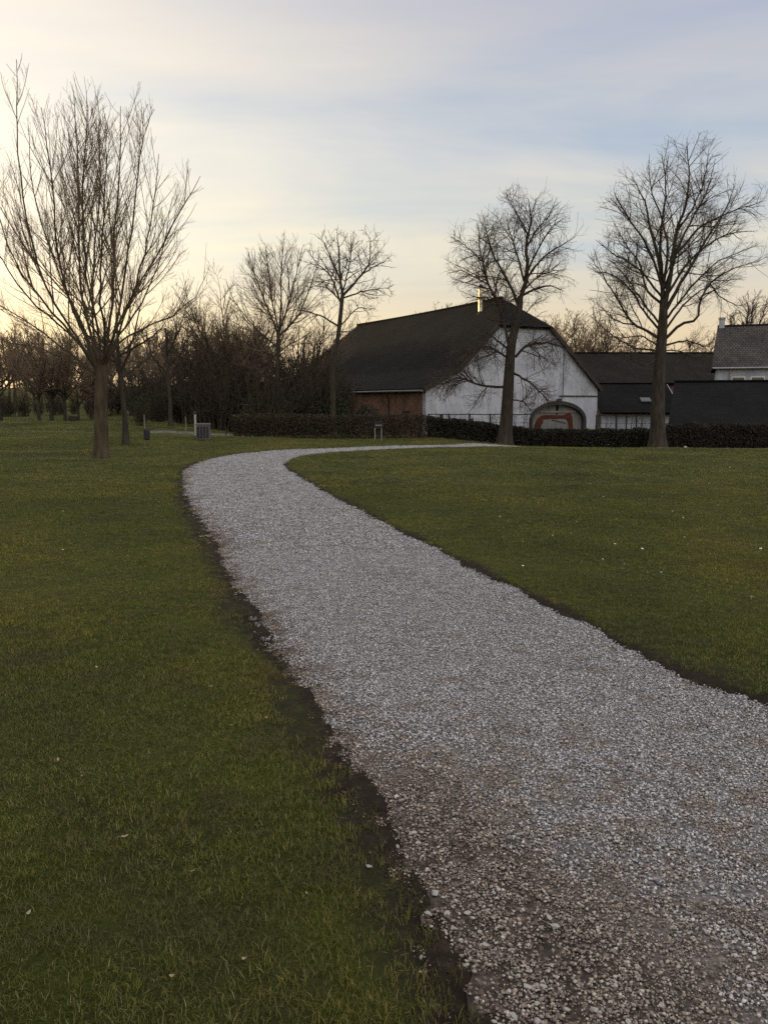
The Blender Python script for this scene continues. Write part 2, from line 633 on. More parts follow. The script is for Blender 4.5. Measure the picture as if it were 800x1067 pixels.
gx, gy = axis_x(), axis_y()
X, Y = np.meshgrid(gx, gy)
xf, yf = X.ravel(), Y.ravel()
Z = terrain(xf, yf)
inP = in_poly(PATH, xf, yf)
inS = in_poly(SOIL, xf, yf)
dL = dist_line(Ld, xf, yf)
dR = dist_line(Rd, xf, yf)
dS = dist_line(Sd, xf, yf)
dEdge = np.minimum(dL, dR)
jn = pnoise(xf, yf, 3, 5, 3.0)
# path bed, pressed below the turf
Z = np.where(inP, Z - 0.075 * sstep(0.0, 0.22, dEdge + 0.05 * jn) - 0.012, Z)
# bare earth gutter on the left of the path
jn2 = pnoise(xf, yf, 9, 4, 9.0)
Z = np.where(inS, Z - 0.085 * sstep(0.0, 0.12, dS + 0.04 * jn) * (0.15 + 0.85 * sstep(0.0, 0.16, dL + 0.05 * jn)) + 0.012 * jn2 - 0.006, Z)
Z = np.where(inP, Z + 0.016 * jn2 * sstep(0.18, 0.0, dEdge), Z)
soil = np.zeros_like(Z)
soil = np.where(inS, 0.35 + 0.65 * sstep(-0.02, 0.06, dS + 0.05 * jn), soil)
soil = np.where((~inS) & (~inP), np.maximum(soil, 0.8 * sstep(0.22, 0.02, dS + 0.10 * jn)), soil)
soil = np.where((~inP) & (~inS), np.maximum(soil, 0.9 * sstep(0.09, 0.02, dR + 0.06 * jn)), soil)
soil = np.where((~inP) & (~inS), np.maximum(soil, 0.7 * sstep(0.12, 0.03, dL + 0.07 * jn)), soil)
soil = np.where(inP, 1.0, soil)
# foreground turf browned in patches, painted in to dim it towards the camera
wear_dim = (sstep(0.20, 0.75, pnoise(xf, yf, 11, 3, 1.1)) * 0.55 + 0.35 * sstep(0.0, 0.5, pnoise(xf, yf, 13, 4, 4.0))) * sstep(8, 2.5, yf)
soil = np.maximum(soil, np.where(inP | inS, 0, wear_dim))
nx, ny = len(gx), len(gy)
idx = np.arange(nx * ny).reshape(ny, nx)
faces = np.stack([idx[:-1, :-1].ravel(), idx[:-1, 1:].ravel(), idx[1:, 1:].ravel(), idx[1:, :-1].ravel()], 1)
ground = mesh_obj('ground', np.stack([xf, yf, Z], 1), faces, M['ground'], smooth=True)
at_ = ground.data.attributes.new("soil", 'FLOAT', 'POINT')
at_.data.foreach_set("value", soil.astype(np.float32))
tag(ground, None, kind='structure')


# path sheet -----------------------------------------------------------------
def path_height(x, y):
    return terrain(x, y) - 0.028 + 0.004 * np.sin(x * 23 + y * 11) * np.sin(y * 19 - x * 7) + 0.02 * sstep(22, 27, y)


def dirtiness(x, y):
    """how much brown earth shows between the stones (worn strip near the left edge close to the camera)"""
    d = dist_line(Ld, x, y, 2.5)
    n = pnoise(x, y, 21, 4, 2.2)
    near = sstep(4.9, 2.6, y)
    a = 0.75 * near * sstep(0.95, 0.1, d + 0.25 * n) + 0.2 * near * sstep(0.1, 0.6, n)
    b = sstep(0.35, 0.0, d + 0.10 * n) * 0.7
    c = sstep(3.4, 2.0, y) * 0.22
    return np.clip(np.maximum(a, b) + c, 0, 1)


fc = np.stack([xf[faces].mean(1), yf[faces].mean(1)], 1)
fk = in_poly(PATH, fc[:, 0], fc[:, 1])
pf = faces[fk]
used, inv_ = np.unique(pf.ravel(), return_inverse=True)
pv = np.stack([xf[used], yf[used]], 1)
path = mesh_obj('path', np.column_stack([pv, path_height(pv[:, 0], pv[:, 1])]), inv_.reshape(-1, 4), M['path'], smooth=True)
pa = path.data.attributes.new("soil", 'FLOAT', 'POINT')
pa.data.foreach_set("value", np.clip(0.35 + dirtiness(pv[:, 0], pv[:, 1]), 0, 1).astype(np.float32))
tag(path, None, kind='structure')

# distant strip of path on the left, behind the turn
fp = []
for px, py0, py1 in ((150, 449.0, 451.0), (172, 448.5, 451.2), (195, 449.5, 452.5), (220, 451.0, 453.5), (250, 453.0, 454.6), (280, 454.6, 455.6)):
    fp.append((ground_at(px, py0), ground_at(px, py1)))
vv, ff = [], []
for a, b in fp:
    for k in range(4):
        p = a + (b - a) * k / 3
        vv.append((p[0], p[1], tz(p[0], p[1]) + 0.006))
for i in range(len(fp) - 1):
    for k in range(3):
        ff.append((i * 4 + k, (i + 1) * 4 + k, (i + 1) * 4 + k + 1, i * 4 + k + 1))
o = mesh_obj('path', vv, ff, noisy_mat('distant_path', (0.06, 0.056, 0.05), (0.12, 0.112, 0.10), 3))
tag(o, None, kind='structure')


# ------------------------------------------------------------------ instanced ground cover
def scatter(name, proto, pts, rots, scls, kind='stuff'):
    me = bpy.data.meshes.new(name)
    me.vertices.add(len(pts))
    me.vertices.foreach_set("co", np.asarray(pts, np.float32).ravel())
    a = me.attributes.new("rot", 'FLOAT_VECTOR', 'POINT')
    a.data.foreach_set("vector", np.asarray(rots, np.float32).ravel())
    a = me.attributes.new("scl", 'FLOAT_VECTOR', 'POINT')
    a.data.foreach_set("vector", np.asarray(scls, np.float32).ravel())
    o = bpy.data.objects.new(name, me)
    COL.objects.link(o)
    o["kind"] = kind
    ng = bpy.data.node_groups.new(name + "_scatter", 'GeometryNodeTree')
    ng.interface.new_socket("Geometry", in_out='INPUT', socket_type='NodeSocketGeometry')
    ng.interface.new_socket("Geometry", in_out='OUTPUT', socket_type='NodeSocketGeometry')
    gi = ng.nodes.new("NodeGroupInput")
    go = ng.nodes.new("NodeGroupOutput")
    ip = ng.nodes.new("GeometryNodeInstanceOnPoints")
    oi = ng.nodes.new("GeometryNodeObjectInfo")
    oi.inputs["Object"].default_value = proto
    oi.inputs["As Instance"].default_value = True
    for an, sock in (("rot", "Rotation"), ("scl", "Scale")):
        na = ng.nodes.new("GeometryNodeInputNamedAttribute")
        na.data_type = 'FLOAT_VECTOR'
        na.inputs["Name"].default_value = an
        ng.links.new(na.outputs["Attribute"], ip.inputs[sock])
    ng.links.new(gi.outputs[0], ip.inputs["Points"])
    ng.links.new(oi.outputs["Geometry"], ip.inputs["Instance"])
    ng.links.new(ip.outputs[0], go.inputs[0])
    md = o.modifiers.new("scatter", 'NODES')
    md.node_group = ng
    return o


def proto_obj(name, verts, faces, mat):
    me = bpy.data.meshes.new(name)
    me.vertices.add(len(verts))
    me.vertices.foreach_set("co", verts.astype(np.float32).ravel())
    nf, k = faces.shape
    me.loops.add(nf * k)
    me.loops.foreach_set("vertex_index", faces.astype(np.int32).ravel())
    me.polygons.add(nf)
    me.polygons.foreach_set("loop_start", np.arange(0, nf * k, k, dtype=np.int32))
    me.update(calc_edges=True)
    me.materials.append(mat)
    return bpy.data.objects.new(name, me)


def blade_clump(n, radius, hmin, hmax, w, r):
    V, Fc = [], []
    for i in range(n):
        a = r.uniform(0, 2 * pi)
        rr = radius * math.sqrt(r.uniform())
        bx, by = rr * cos(a), rr * sin(a)
        h = r.uniform(hmin, hmax)
        lean = r.uniform(0.2, 1.3) * h
        da = r.uniform(0, 2 * pi)
        dx, dy = cos(da), sin(da)
        wx, wy = -dy, dx
        ww = w * r.uniform(0.6, 1.2)
        k = len(V)
        for j, (s, wf) in enumerate(((0, 1.0), (0.5, 0.85), (1.0, 0.12))):
            ox = bx + dx * lean * s ** 1.8
            oy = by + dy * lean * s ** 1.8
            z = h * (s - 0.25 * s * s * (lean / h > 0.8)) - (0.006 if j == 0 else 0)
            V.append((ox - wx * ww * wf, oy - wy * ww * wf, z))
            V.append((ox + wx * ww * wf, oy + wy * ww * wf, z))
        Fc.append((k, k + 1, k + 3, k + 2))
        Fc.append((k + 2, k + 3, k + 5, k + 4))
    return np.array(V), np.array(Fc)


def stone_patch(n, half, smin, smax, r):
    """pebbles heaped over a small patch"""
    bm = bmesh.new()
    bmesh.ops.create_icosphere(bm, subdivisions=1, radius=1.0)
    bv = np.array([v.co[:] for v in bm.verts])
    bf = np.array([[v.index for v in f.verts] for f in bm.faces])
    bm.free()
    V, Fc = [], []
    for i in range(n):
        s = smin + (smax - smin) * r.uniform() ** 1.8
        sc = np.array([1.0, r.uniform(0.6, 0.95), r.uniform(0.4, 0.7)]) * s
        dcut = r.normal(size=(4, 3))
        dcut /= np.linalg.norm(dcut, axis=1)[:, None]
        v = bv * (1 + r.uniform(-0.25, 0.2, (len(bv), 1)))
        for dd in dcut:
            hh = v @ dd
            v = v - dd * np.maximum(hh - 0.45, 0)[:, None] * 0.9
        v = v * sc
        a, t = r.uniform(0, 2 * pi), r.normal(0, 0.35)
        ca, sa, ct, st = cos(a), sin(a), cos(t), sin(t)
        v = v @ np.array([[1, 0, 0], [0, ct, -st], [0, st, ct]]).T @ np.array([[ca, -sa, 0], [sa, ca, 0], [0, 0, 1]]).T
        ang, rad_ = r.uniform(0, 2 * pi), half * math.sqrt(r.uniform()) * 1.15
        p = np.array([rad_ * cos(ang), rad_ * sin(ang), s * 0.25 + r.uniform(0, 0.004)])
        Fc.append(bf + len(V) * len(bv))
        V.append(v + p)
    return np.vstack(V), np.vstack(Fc)


def grid_pts(x0, x1, y0, y1, step):
    xs = np.arange(x0, x1, step)
    ys = np.arange(y0, y1, step)
    A, B = np.meshgrid(xs, ys)
    a = A.ravel() + rng.uniform(-0.5, 0.5, A.size) * step
    b = B.ravel() + rng.uniform(-0.5, 0.5, A.size) * step
    return a, b


def in_view(x, y, m=0.55):
    return np.abs(x) < y * 0.5 + m


# --- grass
gpts = []
for (y0, y1, step, hs) in ((1.5, 5, 0.055, 1.0), (5, 9, 0.075, 1.05), (9, 16, 0.12, 1.15), (16, 38, 0.24, 1.25), (38, 70, 0.6, 1.5)):
    a, b = grid_pts(-y1 * 0.52 - 0.6, y1 * 0.52 + 0.6, y0, y1, step)
    k = in_view(a, b)
    a, b = a[k], b[k]
    k = ~in_poly(PATH, a, b)
    a, b = a[k], b[k]
    n = pnoise(a, b, 3, 5, 3.0)
    so = in_poly(SOIL, a, b)
    ds = dist_line(Sd, a, b, 1.0)
    dr = dist_line(Rd, a, b, 1.0)
    dl = dist_line(Ld, a, b, 1.0)
    w = sstep(0.30, 0.75, pnoise(a, b, 11, 3, 1.1)) * sstep(9, 4, b)
    p = np.where(so, 0.05 + 0.45 * sstep(0.15, 0.6, pnoise(a, b, 51, 4, 5.0)) + 0.6 * sstep(0.20, 0.0, ds + 0.10 * n), 1.0 - 0.45 * w)
    p = np.where(~so, p * sstep(-0.06, 0.16, ds + 0.10 * n) * (0.35 + 0.65 * sstep(-0.02, 0.07, dr + 0.06 * n)) * sstep(-0.02, 0.1, dl + 0.06 * n), p)
    p = p * (1 - 0.10 * sstep(4.6, 2.3, b))  # grass thinned towards the camera so the darkened ground shows
    k = rng.uniform(size=a.size) < p
    a, b = a[k], b[k]
    gpts.append(np.stack([a, b, np.full(a.size, hs), np.full(a.size, step)], 1))
gp = np.vstack(gpts)
gz = terrain(gp[:, 0], gp[:, 1])
sel_s = in_poly(SOIL, gp[:, 0], gp[:, 1])
gz = np.where(sel_s, gz - 0.025, gz)
nvar = 4
which = rng.integers(0, nvar, len(gp))
for v in range(nvar):
    r = np.random.default_rng(40 + v)
    V, Fc = blade_clump(64, 0.058, 0.009, 0.028, 0.0010, r)
    pr = proto_obj('grass_tuft', V, Fc, M['blade'])
    k = which == v
    q = gp[k]
    grow = 0.85 + 0.35 * pnoise(q[:, 0], q[:, 1], 5, 3, 1.6)
    sc = np.maximum(1.0, q[:, 3] / 0.085)
    S = np.stack([sc, sc, q[:, 2] * grow * rng.uniform(0.75, 1.25, len(q)) * np.minimum(sc, 1.5) ** 0.5], 1)
    R = np.stack([rng.normal(0, 0.08, len(q)), rng.normal(0, 0.08, len(q)), rng.uniform(0, 2 * pi, len(q))], 1)
    o = scatter('grass', pr, np.column_stack([q[:, :2], gz[k]]), R, S)
    tag(o, 'short green and straw coloured lawn grass', 'grass', 'lawn grass')

# --- gravel
a, b = [], []
for (y0, y1, step) in ((1.6, 4.5, 0.062), (4.5, 9, 0.072), (9, 33, 0.13)):
    p, q = grid_pts(-9, 9, y0, y1, step)
    inp_ = in_poly(PATH, p, q)
    spill = (~inp_) & (np.minimum(dist_line(Ld, p, q, 1.0), dist_line(Rd, p, q, 1.0)) < 0.10) & (rng.uniform(size=p.size) < 0.05)
    k = (inp_ | spill) & in_view(p, q)
    a.append(np.stack([p[k], q[k], np.full(k.sum(), step)], 1))
gv = np.vstack(a)
ed = np.minimum(dist_line(Ld, gv[:, 0], gv[:, 1], 0.5), dist_line(Rd, gv[:, 0], gv[:, 1], 0.5))
dirty = dirtiness(gv[:, 0], gv[:, 1])
keep = rng.uniform(size=len(gv)) < (0.4 + 0.6 * sstep(0.0, 0.07, ed)) * (1 - 0.28 * dirty)
gv, dirty = gv[keep], dirty[keep]
brown = rng.uniform(size=len(gv)) < np.clip(dirty * 1.1 + 0.04 + 0.42 * sstep(5.2, 2.2, gv[:, 1]), 0, 1)
var = rng.integers(0, 3, len(gv))
for br in (0, 1):
    for v in range(3):
        r = np.random.default_rng(70 + v + 10 * br)
        V, Fc = stone_patch(80, 0.056, 0.0027, 0.0092 if not br else 0.0085, r)
        pr = proto_obj('gravel_patch', V, Fc, M['stone_brown'] if br else M['stone'])
        k = (var == v) & (brown == bool(br))
        q = gv[k]
        s = np.where(q[:, 2] > 0.1, 1.55, 1.0) * rng.uniform(0.85, 1.2, len(q))
        S = np.stack([s, s, s], 1)
        R = np.stack([np.zeros(len(q)), np.zeros(len(q)), rng.uniform(0, 2 * pi, len(q))], 1)
        o = scatter('gravel', pr, np.column_stack([q[:, :2], path_height(q[:, 0], q[:, 1]) + rng.uniform(0, 0.004, len(q))]), R, S)
        tag(o, 'earthy brown gravel in the worn part of the path' if br else 'pale grey gravel covering the path', 'gravel', 'gravel on the path')


# --- crumbled earth in the bare strip
M['crumb'] = island_mat('crumbled_earth', [(0.0, (0.012, 0.009, 0.006)), (0.6, (0.028, 0.020, 0.015)), (0.93, (0.06, 0.045, 0.034)), (1.0, (0.22, 0.20, 0.17))])
p, q = grid_pts(-6, 2, 1.5, 20, 0.06)
k = in_poly(SOIL, p, q) & in_view(p, q)
p, q = p[k], q[k]
k = rng.uniform(size=p.size) < 0.30 + 0.45 * sstep(-0.2, 0.5, pnoise(p, q, 31, 4, 4.0))
p, q = p[k], q[k]
cz = terrain(p, q) - 0.006 - 0.080 * sstep(0.0, 0.12, dist_line(Sd, p, q, 1.0)) * (0.15 + 0.85 * sstep(0.0, 0.16, dist_line(Ld, p, q, 1.0)))
V, Fc = stone_patch(34, 0.06, 0.002, 0.0085, np.random.default_rng(91))
o = scatter('crumbled_earth', proto_obj('earth_patch', V, Fc, M['crumb']), np.column_stack([p, q, cz]), np.column_stack([np.zeros((len(p), 2)), rng.uniform(0, 6.28, len(p))]), np.repeat(rng.uniform(0.7, 1.5, (len(p), 1)), 3, 1))
tag(o, 'dark crumbled earth in the bare strip along the left path edge', 'earth')

# --- single larger stones along the left edge
def stone_mesh(seed):
    r = np.random.default_rng(seed)
    bm = bmesh.new()
    bmesh.ops.create_icosphere(bm, subdivisions=2, radius=1.0)
    dirs = r.normal(size=(10, 3))
    dirs /= np.linalg.norm(dirs, axis=1)[:, None]
    for v in bm.verts:
        c = np.array(v.co[:])
        for d in dirs:
            h = c @ d
            if h > 0.55:
                c = c - d * (h - 0.55) * 0.95
        v.co = c * np.array([1.0, 0.78, 0.5])
    me = bpy.data.meshes.new('stone')
    bm.to_mesh(me)
    bm.free()
    me.materials.append(noisy_mat('loose_stone', (0.20, 0.195, 0.18), (0.36, 0.35, 0.325), 30, bstr=0.4, bscale=80, bdist=0.004))
    return me


smeshes = [stone_mesh(200 + i) for i in range(5)]
stone_px = [(430, 865, 13), (436, 873, 9), (453, 883, 7), (414, 878, 7), (384, 906, 8), (453, 926, 12), (461, 932, 8), (446, 946, 13), (466, 948, 10), (487, 947, 9),
            (464, 965, 7), (492, 953, 8), (500, 968, 7), (505, 980, 11), (486, 999, 8), (505, 982, 9), (578, 961, 13), (550, 980, 9), (549, 1026, 12), (566, 1022, 9),
            (535, 1054, 15), (514, 1058, 10), (560, 1062, 14), (590, 1048, 9), (599, 1020, 8), (540, 1012, 8), (470, 895, 7), (478, 912, 6), (560, 1040, 8), (573, 950, 8),
            (378, 823, 6), (402, 838, 6), (440, 905, 6), (458, 915, 7), (475, 935, 7), (510, 1000, 9), (530, 1030, 10), (497, 1035, 8), (545, 945, 7), (600, 985, 8),
            (620, 1050, 9), (640, 1025, 8), (521, 960, 8), (480, 975, 7), (533, 985, 9), (575, 1000, 8), (612, 1005, 7), (655, 1058, 9), (690, 1040, 7), (515, 925, 6)]
for i, (px, py, s) in enumerate(stone_px):
    p = ground_at(px, py)
    ins = bool(in_poly(PATH, np.array([p[0]]), np.array([p[1]]))[0])
    so = bool(in_poly(SOIL, np.array([p[0]]), np.array([p[1]]))[0])
    z = (tz(p[0], p[1]) - 0.028) if ins else tz(p[0], p[1]) - (0.045 if so else 0.0)
    o = bpy.data.objects.new('stone', smeshes[i % 5])
    COL.objects.link(o)
    d = math.hypot(p[1], 1.6)
    r_ = s / F_PX * d * 0.5 * random.uniform(0.8, 1.05)
    o.scale = (r_, r_, r_)
    o.location = (p[0], p[1], z + r_ * 0.18 + 0.004)
    o.rotation_euler = (random.uniform(-0.2, 0.2), random.uniform(-0.2, 0.2), random.uniform(0, 6.28))
    tag(o, 'loose pale stone larger than the gravel, lying near the bare left edge of the path', 'stone', 'loose stones by the path edge')

# --- daisies
bm = bmesh.new()
for k in range(11):
    a0 = 2 * pi * k / 11
    c, s_ = cos(a0), sin(a0)
    w = 0.0042
    pts = [(0.003 * c - w * 0.4 * -s_, 0.003 * s_ - w * 0.4 * c, 0.03), (0.003 * c + w * 0.4 * -s_, 0.003 * s_ + w * 0.4 * c, 0.03),
           (0.013 * c + w * -s_, 0.013 * s_ + w * c, 0.032), (0.013 * c - w * -s_, 0.013 * s_ - w * c, 0.032)]
    bm.faces.new([bm.verts.new(p) for p in pts])
b_tube(bm, [(0, 0, 0), (0.002, 0, 0.015), (0, 0, 0.03)], 0.001, 5)
bmesh.ops.create_uvsphere(bm, u_segments=8, v_segments=5, radius=0.0045, matrix=Matrix.Translation((0, 0, 0.031)) @ Matrix.Diagonal((1, 1, 0.5, 1)))
dm = bpy.data.meshes.new('daisy')
bm.to_mesh(dm)
bm.free()
dm.materials.append(noisy_mat('daisy_white', (0.5, 0.48, 0.40), (0.62, 0.6, 0.52), 20, bstr=0))
dpx = [(738, 505), (735, 512), (660, 540), (592, 533), (600, 545), (629, 519), (643, 543), (676, 498), (720, 565), (712, 562), (745, 594), (757, 607), (783, 626), (596, 558), (680, 557),
       (640, 570), (434, 513), (545, 592), (690, 515), (700, 535), (770, 520), (780, 545), (750, 540), (615, 505), (560, 525), (650, 590), (793, 575), (520, 540), (576, 560), (725, 480),
       (760, 488), (690, 600), (668, 575), (628, 585), (735, 520), (748, 528), (712, 541)]
for px, py in dpx:
    p = ground_at(px, py)
    o = bpy.data.objects.new('daisy', dm)
    COL.objects.link(o)
    s = random.uniform(0.6, 1.2)
    o.scale = (s, s, s)
    o.location = (p[0], p[1], tz(p[0], p[1]) + 0.004)
    o.rotation_euler = (random.uniform(-0.5, 0.2), random.uniform(-0.4, 0.4), random.uniform(0, 6.28))
    tag(o, 'tiny white daisy in the lawn right of the path', 'daisy', 'daisies in the right lawn')
for px, py in ((126, 597), (66, 575), (63, 533), (100, 700), (66, 534), (220, 720), (45, 630)):
    p = ground_at(px, py)
    o = bpy.data.objects.new('daisy', dm)
    COL.objects.link(o)
    o.scale = (0.6, 0.6, 0.6)
    o.location = (p[0], p[1], tz(p[0], p[1]) + 0.004)
    o.rotation_euler = (-0.3, 0.1, px)
    tag(o, 'tiny white daisy in the lawn left of the path', 'daisy', 'daisies in the left lawn')


# --- fallen leaves on the left lawn
bm = bmesh.new()
ol = [(0, -0.03), (0.012, -0.018), (0.016, 0.0), (0.010, 0.018), (0, 0.034), (-0.010, 0.018), (-0.016, 0.0), (-0.012, -0.018)]
top_ = [bm.verts.new((x, y, 0.006 * cos(x * 90) + 18 * y * y * 0.3)) for x, y in ol]
mid_ = bm.verts.new((0, 0, 0.0))
for i in range(8):
    bm.faces.new((top_[i], top_[(i + 1) % 8], mid_))
b_tube(bm, [(0, -0.03, 0.006), (0.002, -0.045, 0.008), (0.004, -0.055, 0.006)], 0.001, 5)
lm = bpy.data.meshes.new('fallen_leaf')
bm.to_mesh(lm)
bm.free()
lm.materials.append(noisy_mat('dry_leaf', (0.14, 0.10, 0.06), (0.30, 0.24, 0.16), 40, bstr=0.2))
for px, py in ((219, 720), (188, 755), (277, 753), (242, 761), (180, 1029), (201, 916), (85, 815), (61, 798), (320, 940), (130, 880), (30, 960), (255, 1010)):
    p = ground_at(px, py)
    o = bpy.data.objects.new('fallen_leaf', lm)
    COL.objects.link(o)
    s = random.uniform(0.28, 0.5)
    o.scale = (s, s, s)
    o.location = (p[0], p[1], tz(p[0], p[1]) + 0.02)
    o.rotation_euler = (random.uniform(-0.5, 0.5), random.uniform(-0.5, 0.5), random.uniform(0, 6.28))
    tag(o, 'small dry fallen leaf lying in the lawn left of the path', 'leaf', 'fallen leaves on the left lawn')


# ------------------------------------------------------------------ trees
class Tree:
    def __init__(self, seed):
        self.r = np.random.default_rng(seed)
        self.trunk = []    # (P, R, sides)
        self.twigs = []

    def limb(self, pts, r0, r1, K=14, wob=0.0):
        P = catmull(pts, K)
        if wob:
            t = np.linspace(0, 1, K)[:, None]
            P = P + self.r.normal(0, wob, (K, 3)) * np.minimum(1, t * 4)
        R = r1 + (r0 - r1) * (1 - np.linspace(0, 1, K)) ** 0.85
        return P[None], R[None]

    def spawn(self, P, R, dens, t0, ang, lf, K, wander, trop, rk, rmin, env=None, lmin=0.12, lmax=9, absl=None, tpow=1.0, tipend=0.35, droop=0.0):
        """children on every parent branch; dens = children per metre"""
        r = self.r
        seg = np.linalg.norm(np.diff(P, axis=1), axis=2)
        L = seg.sum(1)
        n = r.poisson(np.maximum(L * (1 - t0) * dens, 0.01))
        pi_ = np.repeat(np.arange(len(L)), n)
        m = len(pi_)
        if m == 0:
            return None
        t = t0 + (1 - t0) * r.uniform(size=m) ** tpow
        Kp = P.shape[1]
        f = t * (Kp - 1)
        i = np.minimum(f.astype(int), Kp - 2)
        w = (f - i)[:, None]
        p = P[pi_, i] * (1 - w) + P[pi_, i + 1] * w
        tan = P[pi_, i + 1] - P[pi_, i]
        tan /= np.linalg.norm(tan, axis=1)[:, None] + 1e-9
        rp = R[pi_, i] * (1 - w[:, 0]) + R[pi_, i + 1] * w[:, 0]
        q = r.normal(size=(m, 3))
        q -= (q * tan).sum(1)[:, None] * tan
        q /= np.linalg.norm(q, axis=1)[:, None] + 1e-9
        a = r.uniform(ang[0], ang[1], m)[:, None]
        d = tan * np.cos(a) + q * np.sin(a)
        if absl:
            ln = r.uniform(absl[0], absl[1], m)
        else:
            ln = L[pi_] * (1 - (1 - tipend) * t) * r.uniform(lf[0], lf[1], m)
        ln = np.clip(ln, lmin, lmax)
        step = (ln / (K - 1))[:, None]
        C = np.zeros((m, K, 3))
        C[:, 0] = p
        cur = p.copy()
        up = np.array([0, 0, 1.0])
        alive = np.ones((m, 1))
        for k in range(1, K):
            d = d + up * (trop - droop * k / K) / K + r.normal(0, wander, (m, 3))
            d /= np.linalg.norm(d, axis=1)[:, None] + 1e-9
            nxt = cur + d * step * alive
            if env is not None:
                ins = env(nxt)[:, None]
                alive = np.where(ins, alive, alive * 0.25)
                nxt = cur + d * step * alive
            cur = nxt
            C[:, k] = cur
        r0 = np.clip(np.minimum(rp * 0.72, rk * ln), rmin, None)
        RR = rmin + (r0[:, None] - rmin) * (1 - np.linspace(0, 1, K))[None] ** 0.9
        return C, RR

    @staticmethod
    def tubes(items):
        VV, FF, base = [], [], 0
        for P, R, S in items:
            if P is None or len(P) == 0:
                continue
            n, K, _ = P.shape
            T = np.gradient(P, axis=1)
            T /= np.linalg.norm(T, axis=2)[..., None] + 1e-9
            mean = P[:, -1] - P[:, 0]
            mean /= np.linalg.norm(mean, axis=1)[:, None] + 1e-9
            ref = np.where(np.abs(mean[:, 2:3]) < 0.75, np.array([[0, 0, 1.0]]), np.array([[1.0, 0, 0]]))
            A = np.cross(T, np.repeat(ref[:, None], K, 1))
            A /= np.linalg.norm(A, axis=2)[..., None] + 1e-9
            B = np.cross(T, A)
            th = np.arange(S) * 2 * pi / S
            V = P[:, :, None] + R[:, :, None, None] * (A[:, :, None] * np.cos(th)[None, None, :, None] + B[:, :, None] * np.sin(th)[None, None, :, None])
            idx = np.arange(n * K * S).reshape(n, K, S) + base
            nx_ = np.roll(idx, -1, axis=2)
            Fq = np.stack([idx[:, :-1], nx_[:, :-1], nx_[:, 1:], idx[:, 1:]], -1).reshape(-1, 4)
            VV.append(V.reshape(-1, 3))
            FF.append(Fq)
            base += n * K * S
        return np.vstack(VV), np.vstack(FF)

    def build(self, name, base, label, cat='tree', group=None, bark='bark', twig='twig', shift=True):
        root = empty(name, base, 0, label, cat, group)
        off = np.array(base)
        for nm, items, mt in (('trunk', self.trunk, bark), ('crown', self.twigs, twig)):
            V, Fq = self.tubes(items)
            if shift:
                V = V - off
            mesh_obj(nm, V, Fq, M[mt], root, smooth=True)
        return root


def flare(base, top_pts, r_base, r_top, K=16):
    pts = [np.array(base) - np.array([0, 0, 0.15])] + list(top_pts)
    P = catmull(pts, K)
    t = np.linspace(0, 1, K)
    R = r_top + (r_base - r_top) * (1 - t) ** 0.8
    R = R * (1 + 0.75 * np.exp(-t * 15))
    return P[None], R[None]


def ell_env(parts):
    cs = [(np.array(c), np.array(s)) for c, s in parts]

    def f(p):
        ok = np.zeros(len(p), bool)
        for c, s in cs:
            ok |= (((p - c) / s) ** 2).sum(1) < 1
        return ok
    return f


def px_limbs(tree, specs, Ybase, mpp_scale=1.0):
    """limbs traced in the picture; each gets a depth sweep (metres)"""
    out = []
    for pts, dz, r0, r1 in specs:
        n = len(pts)
        W = []
        for i, (px, py) in enumerate(pts):
            W.append(at(px, py, Ybase + dz * (i / (n - 1)) ** 1.1))
        out.append(tree.limb(W, r0 * mpp_scale, r1 * 0.8, K=16, wob=0.015))
    return out


def cat_groups(lims):
    P = np.vstack([p for p, r in lims])
    R = np.vstack([r for p, r in lims])
    return P, R


# --- tree A: upswept young tree beside the path on the left
pA = ground_at(105, 478)
YA = pA[1]
tA = Tree(11)
mA = YA / F_PX
top = at(106, 388, YA)
tA.trunk.append((*flare((pA[0], pA[1], tz(pA[0], pA[1])), [at(105.5, 455, YA), at(105, 425, YA), top, at(107, 378, YA)], 0.215, 0.155, 18), 14))
specA = [
    ([(104, 392), (90, 352), (74, 318), (62, 270), (55, 200), (44, 112)], -1.0, .085, .010),
    ([(104, 390), (95, 350), (84, 300), (82, 230), (80, 150), (76, 98)], 1.6, .085, .010),
    ([(105, 390), (102, 340), (90, 290), (86, 200), (92, 108)], -2.2, .075, .010),
    ([(107, 390), (114, 340), (118, 300), (119, 240), (124, 190), (126, 110)], 0.4, .09, .010),
    ([(108, 390), (120, 345), (130, 285), (140, 215), (148, 150), (150, 112)], 1.4, .085, .010),
    ([(108, 386), (122, 352), (135, 312), (160, 270), (185, 225), (209, 183)], -0.8, .07, .008),
    ([(108, 382), (125, 357), (150, 341), (180, 328), (205, 305), (216, 283)], 0.8, .06, .007),
    ([(102, 390), (82, 357), (50, 320), (20, 280), (0, 230), (-12, 175)], 0.7, .075, .008),
    ([(101, 390), (75, 376), (40, 363), (5, 355), (-28, 340)], -0.6, .055, .006),
    ([(103, 390), (80, 350), (48, 300), (28, 230), (19, 150), (18, 62)], -1.6, .075, .009),
    ([(105, 390), (97, 340), (98, 270), (104, 190), (102, 100)], 2.6, .075, .010),
    ([(102, 392), (70, 366), (30, 336), (0, 318), (-38, 288)], 1.4, .06, .006),
    ([(106, 386), (110, 350), (104, 300), (108, 220), (112, 130)], -3.0, .075, .009),
    ([(107, 386), (118, 350), (140, 300), (155, 240), (166, 160)], -2.6, .07, .008),
    ([(107, 386), (124, 350), (150, 310), (170, 255), (180, 205)], 2.4, .065, .008),
    ([(104, 388), (88, 345), (60, 280), (35, 200), (30, 130)], 2.6, .07, .008),
    ([(104, 388), (78, 352), (30, 310), (-5, 260), (-25, 220)], -2.6, .065, .007),
]
